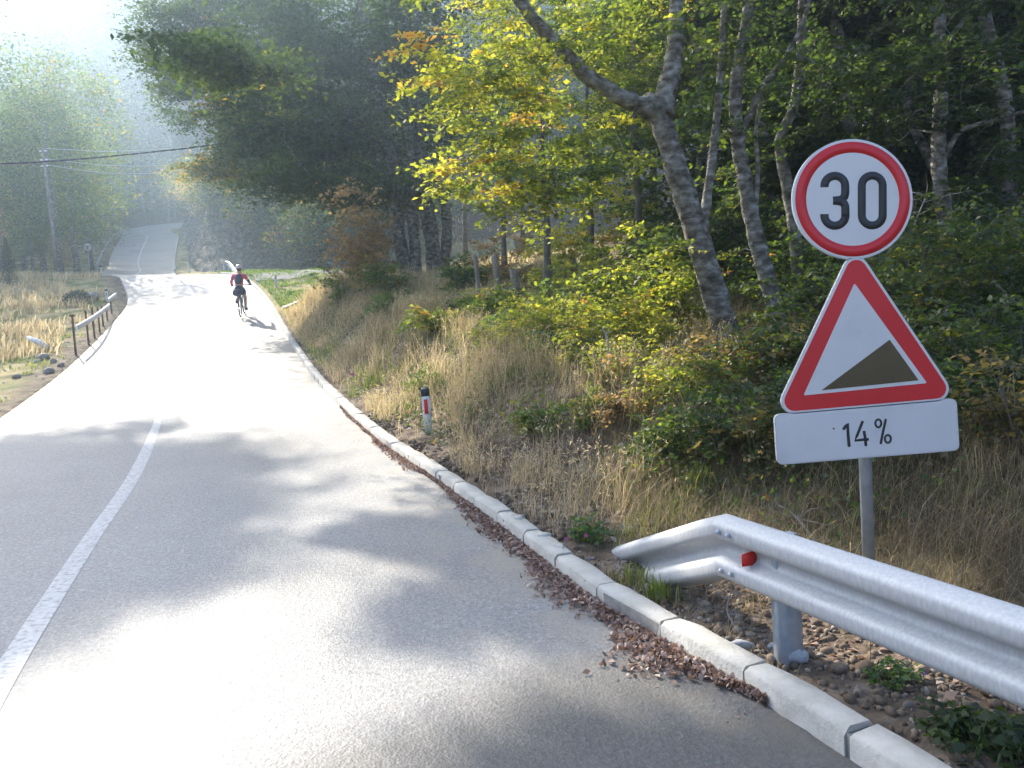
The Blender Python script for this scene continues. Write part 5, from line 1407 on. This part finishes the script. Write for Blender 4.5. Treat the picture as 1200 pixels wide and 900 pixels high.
# ------------------------------------------------------------------ round sign, far guardrails
def far_sign():
    Y = 55; c = at(103, 290, Y); f0 = on(105, Y, 310)
    root = empty('round_sign', f0, 'small round white sign on a grey pole by the far left road edge', 'road sign')
    g = Geo(); g.tube([(0, 0, -.3), tuple(c - f0)], .04, 8); link('pole', g.mesh('pole', mat=M['galv_post']), root)
    g = Geo(); g.lathe([(0, -.02), (.27, -.02), (.28, 0), (.27, .02), (0, .02)], 24, c=tuple(c - f0 - [0, .06, 0]), axis='y'); link('disc', g.mesh('disc', mat=M['signwhite']), root)
    g = Geo(); q = c - f0 - [0, .095, 0]; g.box(q, (.04, .012, .24)); link('stripe', g.mesh('stripe', mat=M['signblack']), root)
far_sign()
def far_rail(pix, label, legs=True, h=.30):
    P = [at(*p) for p in pix]; P = [np.array([p[0], p[1], p[2]]) for p in P]
    org = P[0]; root = empty('guardrail', org, label, 'guardrail')
    Q = smooth_path([p - org for p in P], 5)
    n = len(Q); d = np.gradient(Q, axis=0); d /= np.linalg.norm(d, axis=1)[:, None]
    sd = np.stack([d[:, 1], -d[:, 0], np.zeros(n)], 1); sd /= np.linalg.norm(sd, axis=1)[:, None] + 1e-9
    prof = [(0, 0), (.07, -.04), (.07, -.10), (0, -.15), (.07, -.20), (.07, -.26), (0, -.30)]
    for side in (0,):
        V = np.array([[q + s_ * a + np.array([0, 0, b_ * h / .30]) for a, b_ in prof] for q, s_ in zip(Q, sd)]); m = len(prof)
        a = (np.arange(n - 1)[:, None] * m + np.arange(m - 1)[None]).ravel()
        g = Geo(); g.add(V.reshape(-1, 3), np.stack([a, a + 1, a + m + 1, a + m], 1))
        V2 = V.copy(); V2[:, :, 0] -= .006; g.add(V2.reshape(-1, 3), np.stack([a, a + m, a + m + 1, a + 1], 1))
        link('rail_beam', g.mesh('rail_beam', mat=M['galv']), root)
    for k in range(1, n, 4):
        q = Q[k]; zz = gz(q[0] + org[0], q[1] + org[1]) - org[2]
        if q[2] - zz > .1:
            g = Geo(); g.box((q[0], q[1], (q[2] + zz - .2) / 2), (.08, .08, q[2] - zz + .15)); link('rail_post', g.mesh('rail_post', mat=M['galv_post']), root)
far_rail([(113, 309, 58), (117, 300, 65), (126, 284, 78), (137, 267, 94)], 'long guardrail climbing along the far left edge of the road')
far_rail([(137, 266, 95), (128, 264, 99), (110, 267, 101), (92, 272, 101)], 'guardrail end turning away left at the top of the climb')
far_rail([(262, 315, 42.5), (263, 307, 43.2), (269, 307, 42.6), (278, 318, 39.5)], 'short white guardrail stub beyond the cyclist', h=.25)

# side lane
def strip(name, pixs, mat, kind, label=None, dz=.02, cat=None):
    V = []
    for (a, b_, Y), (c, d_, Y2) in pixs:
        p = on(a, Y, b_); q = on(c, Y2, d_); V.append(p); V.append(q)
    V = np.array(V)
    # denser and laid on the ground
    rows = len(pixs); A = V[0::2]; Bq = V[1::2]
    A = smooth_path(A, 8); Bq = smooth_path(Bq, 8); n = len(A); G = []
    for f_ in np.linspace(0, 1, 6):
        r = A * (1 - f_) + Bq * f_; r[:, 2] = ground(r[:, 0], r[:, 1]) + dz; G.append(r)
    g = Geo(); k = (np.arange(5)[:, None] * n + np.arange(n - 1)[None]).ravel()
    g.add(np.vstack(G), np.stack([k, k + 1, k + 1 + n, k + n], 1))
    o = link(name, g.mesh(name, mat=M[mat])); tag(o, label, cat, kind=kind)
strip('gravel_lane', [((300, 336, 35.2), (296, 330, 37.6)), ((330, 334, 36), (326, 329, 39)), ((365, 332, 37.5), (360, 327, 41)), ((410, 330, 40), (405, 325, 43.5)), ((470, 328, 42), (465, 322, 46))], 'mortar', 'structure', dz=.05)
strip('concrete_channel', [((331, 374, 27.6), (331, 371, 28.1)), ((345, 373, 28.0), (345, 370, 28.5)), ((366, 372, 28.2), (366, 369.5, 28.7))], 'concrete', 'structure', dz=.06)

# ------------------------------------------------------------------ rock face
def rock_face():
    rng = np.random.default_rng(3)
    base = walk(RBS, .35)
    base = base[(base[:, 1] > 42) & (base[:, 1] < 112)]
    keep = (base[:, 0] / base[:, 1] < -.19)
    base = base[keep]
    n = len(base); m = 30
    d = np.gradient(base[:, :2], axis=0); d /= np.linalg.norm(d, axis=1)[:, None]
    nn = np.stack([-d[:, 1], d[:, 0]], 1)       # towards the hill
    H = np.interp(base[:, 1], [42, 50, 60, 75, 95, 112], [4.6, 5.6, 6.6, 6.0, 4.0, 3.0]) + 1.2 * (fbm(np.arange(n) * .05, np.arange(n) * 0, 4) - .5) * 2
    V = np.zeros((m, n, 3)); s = np.arange(n) * .35
    for j in range(m):
        t = j / (m - 1)
        z = t * H
        # slanted strata: ledges that dip along the face
        u = z + .55 * s
        step = (u * 1.1) % 1.0
        led = .55 * sstep(step, .0, .8) + .35 * fbm(s * .8, z * .9 + 3, 5) + .30 * vnoise(s * 2.2, u * 2.4, 6) + .16 * vnoise(s * 5, u * 5, 8)
        out_ = -.3 + t * 2.7 + led * 1.2 * (.3 + .7 * math.sin(math.pi * min(1, t * 1.1)))
        if j == m - 1: out_ = out_ + 1.6
        gxy = base[:, :2] + nn * out_[:, None]
        V[j, :, 0] = gxy[:, 0]; V[j, :, 1] = gxy[:, 1]
        V[j, :, 2] = base[:, 2] - .6 + z + rng.normal(0, .05, n)
    a = (np.arange(m - 1)[:, None] * n + np.arange(n - 1)[None]).ravel()
    g = Geo(); g.add(V.reshape(-1, 3), np.stack([a, a + 1, a + n + 1, a + n], 1))
    o = link('rock_face', g.mesh('rock_face', mat=M['cliff'])); tag(o, kind='structure')
    return base, nn, H
M['cliff'] = noisemat('layered_rock', [(0.3, (.06, .05, .04)), (0.5, (.14, .12, .095)), (0.7, (.27, .24, .20))], scale=2.2, detail=12, rough=.95, bump=1.0, bscale=5, bdist=.35, stretch=(1.6, 1.6, .8))
RFB, RFN, RFH = rock_face()
# bushes on the rock's rim
rg = random.Random(9)
def rim_mesh(seed, mat, t):
    r = np.random.default_rng(seed); g = Geo(); 
    C = r.normal(0, 1, (90, 3)) * [.85, .85, .5] + [0, 0, .7]
    for c in C:
        m = 40; leaf_quads(g, c + r.normal(0, .28, (m, 3)), .15, r, up=.4, tint=np.clip(r.normal(t, .2, m), 0, 1))
    return g.mesh('bush', mat=M[mat])
RIM = [rim_mesh(1, 'leaf_deep', .5), rim_mesh(2, 'leaf_green', .5), rim_mesh(3, 'leaf_orange', .3), rim_mesh(4, 'leaf_green', .8)]
cnt = 0
for i in range(0, len(RFB), 3):
    for lev in (-1, 0, 1, 2):
        if rg.random() < .35: continue
        if lev == -1 and RFB[i, 0] / RFB[i, 1] < -.34: continue
        off = 3.0 + lev * 1.6 + rg.uniform(-.5, .8)
        x, y = RFB[i, :2] + RFN[i] * off
        o = bpy.data.objects.new('bush', RIM[rg.choice((0, 0, 1, 2, 3))]); COL.objects.link(o)
        o.location = (x, y, (RFB[i, 2] + RFH[i] * rg.uniform(.3, .75)) if lev == -1 else max(gz(x, y), RFB[i, 2] - .6 + RFH[i]) - .2); s = rg.uniform(.8, 1.7); o.scale = (s, s, s); o.rotation_euler = (0, 0, rg.uniform(0, 6.28))
        kk = [m_.name for m_ in RIM].index(o.data.name)
        tag(o, ('dark green', 'green', 'russet', 'yellowish')[kk] + ' bush hanging over the rim of the rock face', 'bush', ('dark green', 'green', 'russet', 'yellowish')[kk] + ' bushes on the rock rim'); cnt += 1

# ------------------------------------------------------------------ forest of the hills
def forest_kind(seed, mat, t, h=12, conifer=False, nl=2600, leaf=.42):
    r = np.random.default_rng(seed)
    w_ = Geo(); w_.tube([(0, 0, -1), (.1, 0, h * .4), (0, .1, h * .9)], [.22, .15, .04], 7)
    g = Geo()
    if conifer:
        for k in range(34):
            z = h * (.10 + .88 * (k / 34) ** .9); R_ = .20 * h * (1 - z / h) ** .8 + .15
            m = int(nl / 34 * (R_ / (.12 * h)) + 8)
            a = r.uniform(0, 6.28, m); rr = R_ * r.random(m) ** .6
            leaf_quads(g, np.stack([np.cos(a) * rr, np.sin(a) * rr, z - rr * .35 + r.normal(0, .12, m)], 1), leaf, r, up=.6, tint=r.random(m), aspect=.4)
    else:
        for k in range(int(nl / 40)):
            a = r.uniform(0, 6.28); z = h * r.uniform(.22, 1.0); R_ = h * .27 * math.sqrt(max(.05, 1 - ((z / h - .55) / .5) ** 2)); rr = R_ * r.random() ** .45
            c = np.array([math.cos(a) * rr, math.sin(a) * rr, z]); m = 40
            leaf_quads(g, c + r.normal(0, 1, (m, 3)) * [.55, .55, .28], leaf, r, up=.6, tint=np.clip(r.normal(t, .16, m) + r.normal(0, .08), 0, 1))
    return w_.mesh('trunk', smooth=True, mat=M['bark']), g.mesh('crown', mat=M[mat])
FK = [forest_kind(1, 'leaf_green', .35), forest_kind(2, 'leaf_green', .6), forest_kind(3, 'leaf_yellow', .35, h=11), forest_kind(4, 'leaf_orange', .4, h=9), forest_kind(5, 'leaf_deep', .4, h=13), forest_kind(6, 'needle', .5, h=15, conifer=True), forest_kind(7, 'leaf_green', .5, h=11)]
FL_ = ['mid green broadleaf', 'lighter green broadleaf', 'yellowing broadleaf', 'russet broadleaf', 'dark green broadleaf', 'tall dark fir', 'green broadleaf']
NK = [forest_kind(11, 'leaf_green', .62, nl=10000, leaf=.17), forest_kind(12, 'leaf_green', .45, nl=10000, leaf=.17), forest_kind(13, 'needle', .5, h=15, conifer=True, nl=9000, leaf=.22), forest_kind(14, 'leaf_orange', .3, h=9, nl=8000, leaf=.15)]
rg = random.Random(77)
nf = 0
def ok_spot(x, y):
    er, el, zR, zL, yR, yL = ground_parts([x], [y])
    dB, sB, zB, yB = nearest(RBS, [x], [y])
    q = (-dB * sB)[0]
    return er[0], el[0], q
for Y0, n_ in ((52, 9), (60, 12), (68, 14), (76, 16), (86, 18), (97, 20), (109, 22), (121, 24), (134, 24), (148, 24), (163, 24), (180, 24), (198, 22)):
    for k in range(n_):
        u = (k + rg.uniform(-.4, .4)) / (n_ - 1)
        px = -90 + u * 830
        Y = Y0 + rg.uniform(-3.5, 3.5)
        x = (px - 600) / FOC * Y * 1.0
        er, el, q = ok_spot(x, Y)
        if -1 < q < 4.2: continue
        if er < 7 and el < 4.5 and Y < 112: continue
        if Y < 112 and el > 0 and el < (7 if Y < 75 else 4.5): continue
        if q < 0 and er > 0 and Y < 70: continue
        z = gz(x, Y)
        if q > 0: kind = rg.choice((0, 1, 4, 4, 5, 3, 6))
        else: kind = rg.choice((0, 1, 2, 3, 4, 5, 6, 6))
        s = rg.uniform(.75, 1.25) * (0.62 if Y < 64 else .85 if Y < 90 else 1.1)
        zone = 'left slope beside the road' if el > 0 and Y < 112 else ('ground above the rock face' if Y < 112 else 'far hazy hillside')
        place(kind, (x, Y, z), rg.uniform(0, 6.28), s, '%s tree on the %s' % (FL_[kind], zone), '%s trees of the wooded hills' % FL_[kind], name='fir_tree' if kind == 5 else 'forest_tree', gen=FK)
        nf += 1
print('forest', nf)
# the tall trees left of the climb that shade the crest
for px, Y, k, sc_, lab in ((8, 46, 0, .8, 'tall hazy tree at the left edge behind the utility pole'), (52, 51, 1, 1.0, 'tall broad tree behind the utility pole'), (108, 60, 1, .85, 'tall dark green tree between pole and upper road'), (30, 57, 0, 1.0, 'tall green tree left behind the pole'), (-45, 42, 1, 1.2, 'tall dark tree beyond the left edge'),
                          (78, 66, 2, 1.0, 'tall fir behind the utility pole'), (-10, 62, 2, 1.0, 'tall fir at the left edge of the picture')):
    place(k, on(px, Y), px * .37, sc_, lab, name='fir_tree' if k == 2 else 'forest_tree', gen=NK)
for px, Y, k, sc_, lab in ((112, 88, 4, 1.3, 'dark tree along the far left guardrail'), (104, 78, 6, 1.1, 'green tree below the far left guardrail'), (122, 101, 4, 1.5, 'dark tree where the far guardrail ends'),
                          (150, 116, 4, 1.5, 'dark hazy tree straight behind the top of the road'), (178, 119, 5, 1.3, 'dark fir straight behind the top of the road'), (205, 122, 4, 1.4, 'dark tree behind the top right of the road'), (134, 110, 5, 1.6, 'tall fir behind the end of the far guardrail')):
    place(k, on(px, Y), px * .53, sc_, lab, name='fir_tree' if k == 5 else 'forest_tree', gen=FK)
place(1, on(70, 44), 1.0, .8, 'green tree at the back of the straw verge', name='forest_tree', gen=NK)
place(0, on(92, 50), 4.0, 1.12, 'broad green tree standing behind the round sign', name='forest_tree', gen=NK)
# named trees at the left edge
place(0, on(2, 40), .3, .42, 'small green tree at the left edge behind the verge', name='forest_tree', gen=NK)
place(1, on(40, 44), 1.3, .5, 'bushy green tree left of the utility pole', name='forest_tree', gen=NK)
place(3, on(-25, 37), 2.3, .5, 'russet bushy tree beyond the left edge', name='forest_tree', gen=NK)
place(2, on(12, 33), 2.3, .14, 'young fir in the left verge', name='fir_tree', gen=NK)
place(3, on(75, 54), 2.9, .42, 'small russet tree right of the utility pole', name='forest_tree', gen=NK)

# ------------------------------------------------------------------ utility pole and wires
b = on(67, 40, 335); t = at(50, 174, 40)
root = empty('utility_pole', b, 'tall thin wooden utility pole left of the road', 'utility pole')
g = Geo(); g.tube([(0, 0, -.4), tuple((t - b) * .5 + [.05, 0, 0]), tuple(t - b)], [.10, .085, .07], 9); link('pole', g.mesh('pole', smooth=True, mat=M['oldwood']), root)
for dz in (.12, .55, .85):
    g = Geo(); g.tube([tuple(t - b + [-.18, 0, -dz]), tuple(t - b + [.18, 0, -dz])], .03, 6); link('insulator', g.mesh('insulator', mat=M['signwhite']), root)
def wire(pts, r, label, name='power_line', twist=False, mat='cable'):
    P = smooth_path([at(*p) for p in pts], 14)
    b = P[0].copy(); g = Geo()
    if twist:
        k = np.arange(len(P)); th = k * 1.15
        for ph in (0, math.pi):
            off = np.stack([np.zeros(len(P)), np.cos(th + ph), np.sin(th + ph)], 1) * r * .55
            g.tube(P - b + off, r * .62, 6)
    else: g.tube(P - b, r, 5)
    tag(link(name, g.mesh(name, smooth=True, mat=M[mat]), None, None, b), label, 'cable')
wire([(-260, 200, 22), (0, 192, 25), (60, 189, 26), (120, 184, 27), (180, 178, 28), (240, 171, 29), (330, 158, 31), (400, 140, 33)], .027, 'thick twisted black cable running into the dark crown', twist=True)
wire([(51, 174, 40), (95, 176, 41), (143, 177, 42), (300, 168, 46)], .012, 'topmost thin wire from the utility pole', mat='galv_post')
wire([(52, 186, 40), (133, 194, 42), (243, 193, 45), (330, 186, 47)], .012, 'middle thin wire from the utility pole', mat='galv_post')
wire([(53, 193, 40), (133, 203, 42), (253, 201, 45), (330, 195, 47)], .012, 'lowest thin wire from the utility pole', mat='galv_post')

# ------------------------------------------------------------------ cyclist
def skin(name, verts, edges, radii, mat, parent, sub=2):
    me = bpy.data.meshes.new(name); me.from_pydata(verts, edges, []); me.update()
    o = bpy.data.objects.new(name, me); COL.objects.link(o); o.parent = parent
    me.materials.append(mat)
    sm = o.modifiers.new('skin', 'SKIN')
    for v, r in zip(me.skin_vertices[0].data, radii): v.radius = (r, r) if not isinstance(r, tuple) else r
    me.skin_vertices[0].data[0].use_root = True
    s = o.modifiers.new('sub', 'SUBSURF'); s.levels = sub; s.render_levels = sub
    for p in me.polygons: p.use_smooth = True
    return o

def cyclist():
    M['tyre'] = flatmat('tyre_rubber', (.03, .03, .032), rough=.8); M['rim'] = flatmat('alloy_rim', (.55, .56, .58), rough=.35, metal=.6)
    M['frame'] = flatmat('dark_bicycle_paint', (.05, .06, .09), rough=.3); M['jersey'] = flatmat('red_jersey_cloth', (.72, .05, .15), rough=.85)
    M['navy'] = flatmat('navy_cloth', (.035, .04, .09), rough=.9); M['skin'] = flatmat('skin', (.50, .30, .21), rough=.6); M['helmet'] = flatmat('white_helmet_shell', (.78, .78, .80), rough=.3)
    M['hair'] = flatmat('dark_hair', (.04, .03, .025), rough=.9)
    Y = 26.6; p = at(284.5, 367, Y)
    f_ = np.interp
    # height of the road sheet there
    k = np.argmin(((CS[:, :2] - p[:2]) ** 2).sum(1)); k2 = np.argmin(((RS[:, :2] - p[:2]) ** 2).sum(1))
    dC = np.linalg.norm(CS[k, :2] - p[:2]); dR_ = np.linalg.norm(RS[k2, :2] - p[:2])
    z = (CS[k, 2] * dR_ + RS[k2, 2] * dC) / (dC + dR_)
    org = np.array([p[0], Y, z])
    rz = R(11); pitch = math.atan(.165)
    bike = empty('bicycle', org, 'bicycle with thin dark wheels ridden uphill in the right lane', 'bicycle', rz=rz); bike.rotation_euler = (pitch, 0, rz)
    wr = .34; wb = .52
    for sy, nm in ((-wb, 'rear'), (wb, 'front')):
        g = Geo(); th = np.linspace(0, 2 * math.pi, 33)
        ring = np.stack([np.zeros(33), np.cos(th) * (wr - .02) + sy, np.sin(th) * (wr - .02) + wr], 1)
        g.tube(ring, .022, 8, cap=False)
        ty = link('wheel', g.mesh('wheel', smooth=True, mat=M['tyre']), bike)
        g = Geo(); ring = np.stack([np.zeros(33), np.cos(th) * (wr - .05) + sy, np.sin(th) * (wr - .05) + wr], 1); g.tube(ring, .010, 6, cap=False)
        link('rim', g.mesh('rim', mat=M['rim']), ty)
        g = Geo()
        for a in range(16):
            q = a * math.pi / 8; g.tube([(0.02 * (-1) ** a, sy, wr), (0, sy + math.cos(q) * (wr - .05), wr + math.sin(q) * (wr - .05))], .002, 3, cap=False)
        sp = link('spokes', g.mesh('spokes', mat=M['rim']), ty); sp['kind'] = 'stuff'
    def bar(name, pts, r, mat='frame', par=bike):
        g = Geo(); g.tube(pts, r, 8); return link(name, g.mesh(name, smooth=True, mat=M[mat]), par)
    bb = (0, -.06, .30); seat = (0, -.24, .84); head = (0, .36, .88)
    bar('seat_tube', [bb, seat], .018); bar('top_tube', [(0, -.21, .74), (0, .34, .82)], .018); bar('down_tube', [bb, (0, .37, .72)], .022)
    for s_ in (-1, 1):
        bar('chain_stay', [bb, (.06 * s_, -wb, wr)], .010); bar('seat_stay', [(0, -.21, .74), (.06 * s_, -wb, wr)], .009)
        bar('fork_blade', [(.05 * s_, .38, .68), (.055 * s_, wb, wr)], .012)
        bar('crank', [(.07 * s_, -.06, .30), (.09 * s_, -.06 + .10 * s_, .30 - .13 * s_)], .010)
        g = Geo(); g.box((.13 * s_, -.06 + .10 * s_, .30 - .13 * s_), (.09, .09, .02)); link('pedal', g.mesh('pedal', mat=M['frame']), bike)
    bar('steerer', [(0, .38, .66), head, (0, .35, .96)], .018)
    bar('handlebar', [(-.30, .36, .97), (-.12, .40, .98), (0, .41, .98), (.12, .40, .98), (.30, .36, .97)], .014)
    g = Geo(); g.lathe([(0, -.13), (.05, -.10), (.075, -.04), (.05, .04), (.025, .13), (0, .14)], 12, axis='y'); g.v = [v * [1, 1, .4] + [0, -.26, .87] for v in g.v]; link('saddle', g.mesh('saddle', smooth=True, mat=M['frame']), bike)
    v, f = bmesh_ico(2); g = Geo(); w_ = np.sign(v) * np.abs(v) ** .6; g.add(w_ * [.16, .13, .11] + [-.02, -.50, .80], f); link('rear_bag', g.mesh('rear_bag', smooth=True, mat=M['navy']), bike)
    per = empty('person', org, 'cyclist in a red jersey, white helmet and dark backpack riding away uphill', 'person', rz=rz); per.rotation_euler = (pitch, 0, rz)
    # pelvis spine chest neck head / arms / legs
    V = [(0, -.22, .93), (0, -.14, 1.05), (0, -.02, 1.20), (0, .08, 1.30), (0, .14, 1.37), (0, .17, 1.42), (0, .19, 1.50), (0, .20, 1.55)]
    Rr = [.13, .12, .135, .12, .055, .06, .085, .07]
    E = [(i, i + 1) for i in range(7)]
    for s_ in (-1, 1):
        i = len(V); V += [(.17 * s_, .07, 1.30), (.27 * s_, .15, 1.12), (.29 * s_, .32, 1.00)]; Rr += [.062, .045, .032]; E += [(3, i), (i, i + 1), (i + 1, i + 2)]
    for s_ in (-1, 1):
        i = len(V); kz = .62 if s_ > 0 else .56
        fz = .30 - .13 * s_; fy = -.06 + .10 * s_
        V += [(.09 * s_, -.20, .88), (.11 * s_, .16 + .03 * s_, kz + (.06 if s_ < 0 else -.04)), (.115 * s_, fy - .03, fz + .12), (.115 * s_, fy - .05, fz + .05), (.125 * s_, fy + .12, fz + .035)]
        Rr += [.095, .065, .042, .040, .030]; E += [(0, i), (i, i + 1), (i + 1, i + 2), (i + 2, i + 3), (i + 3, i + 4)]
    skin('body', V, E, Rr, M['skin'], per)
    skin('jersey', [(0, -.18, .99), (0, -.13, 1.06), (0, -.02, 1.20), (0, .07, 1.30), (0, .115, 1.34), (-.17, .07, 1.30), (-.24, .12, 1.18), (.17, .07, 1.30), (.24, .12, 1.18)], [(0, 1), (1, 2), (2, 3), (3, 4), (3, 5), (5, 6), (3, 7), (7, 8)], [.145, .14, .152, .14, .08, .078, .062, .078, .062], M['jersey'], per)
    for s_ in (-1, 1): skin('sleeve', [(.235 * s_, .115, 1.19), (.275 * s_, .16, 1.11), (.288 * s_, .30, 1.012)], [(0, 1), (1, 2)], [.060, .052, .040], M['navy'] if s_ > 0 else M['jersey'], per)
    skin('shorts', [(0, -.21, .95), (0, -.17, 1.0), (-.09, -.19, .88), (-.105, .02, .74), (.09, -.19, .88), (.105, .02, .70)], [(0, 1), (0, 2), (2, 3), (0, 4), (4, 5)], [.150, .14, .112, .088, .112, .088], M['navy'], per)
    v, f = bmesh_ico(2)
    g = Geo(); g.add(np.sign(v) * np.abs(v) ** .65 * [.125, .085, .18], f); bp = link('backpack', g.mesh('backpack', smooth=True, mat=M['navy']), per); bp.rotation_euler = (R(-40), 0, 0); bp.location = (0, -.215, 1.215)
    m = v.copy(); m = m * [.108, .135, .10] + [0, .20, 1.57]; m = m[:, :]; m[:, 2] = np.maximum(m[:, 2], 1.545)
    g = Geo(); g.add(m, f); h_ = link('helmet', g.mesh('helmet', smooth=True, mat=M['helmet']), per)
    g = Geo()
    for a in (-.045, 0, .045): g.box((a, .13, 1.635), (.018, .14, .02))
    vv = link('helmet_vents', g.mesh('helmet_vents', mat=M['frame']), h_)
    g = Geo(); g.add(v * [.088, .10, .085] + [0, .19, 1.50], f); link('hair', g.mesh('hair', smooth=True, mat=M['hair']), per)
    for s_ in (-1, 1):
        g = Geo(); g.add(v * [.045, .05, .035] + [.29 * s_, .35, .995], f)
        hand = link('glove', g.mesh('glove', smooth=True, mat=M['navy']), per)
        for q in range(4):
            g = Geo(); x = (.262 + .019 * q) * s_; g.tube([(x, .36, 1.01), (x, .395, 1.0), (x, .40, .965), (x, .375, .95)], .0105, 6); link('glove_finger', g.mesh('glove_finger', smooth=True, mat=M['navy']), hand)
        g = Geo(); g.tube([(.25 * s_, .33, .99), (.235 * s_, .36, .975), (.235 * s_, .385, .96)], .012, 6); link('glove_thumb', g.mesh('glove_thumb', smooth=True, mat=M['navy']), hand)
        fz = .30 - .13 * s_; fy = -.06 + .10 * s_
        g = Geo(); g.add(v * [.052, .135, .055] + [.122 * s_, fy + .03, fz + .05], f); link('shoe', g.mesh('shoe', smooth=True, mat=M['navy']), per)
cyclist()

# ------------------------------------------------------------------ air
def haze():
    x0, x1, y0, y1, z0, z1 = -260, 300, -40, 330, -14, 125
    g = Geo(); g.box(((x0 + x1) / 2, (y0 + y1) / 2, (z0 + z1) / 2), (x1 - x0, y1 - y0, z1 - z0))
    m, t, out = newmat('mountain_haze')
    v = nd(t, 'ShaderNodeVolumePrincipled')
    v.inputs['Density'].default_value = HAZE_D; v.inputs['Anisotropy'].default_value = HAZE_G
    v.inputs['Color'].default_value = (.60, .79, 1.0, 1)
    t.links.new(v.outputs[0], out.inputs['Volume'])
    o = link('haze', g.mesh('haze', mat=m)); tag(o, kind='stuff', label='thin blue morning haze filling the valley', cat='haze')
HAZE_D, HAZE_G = .0018, .66
haze()
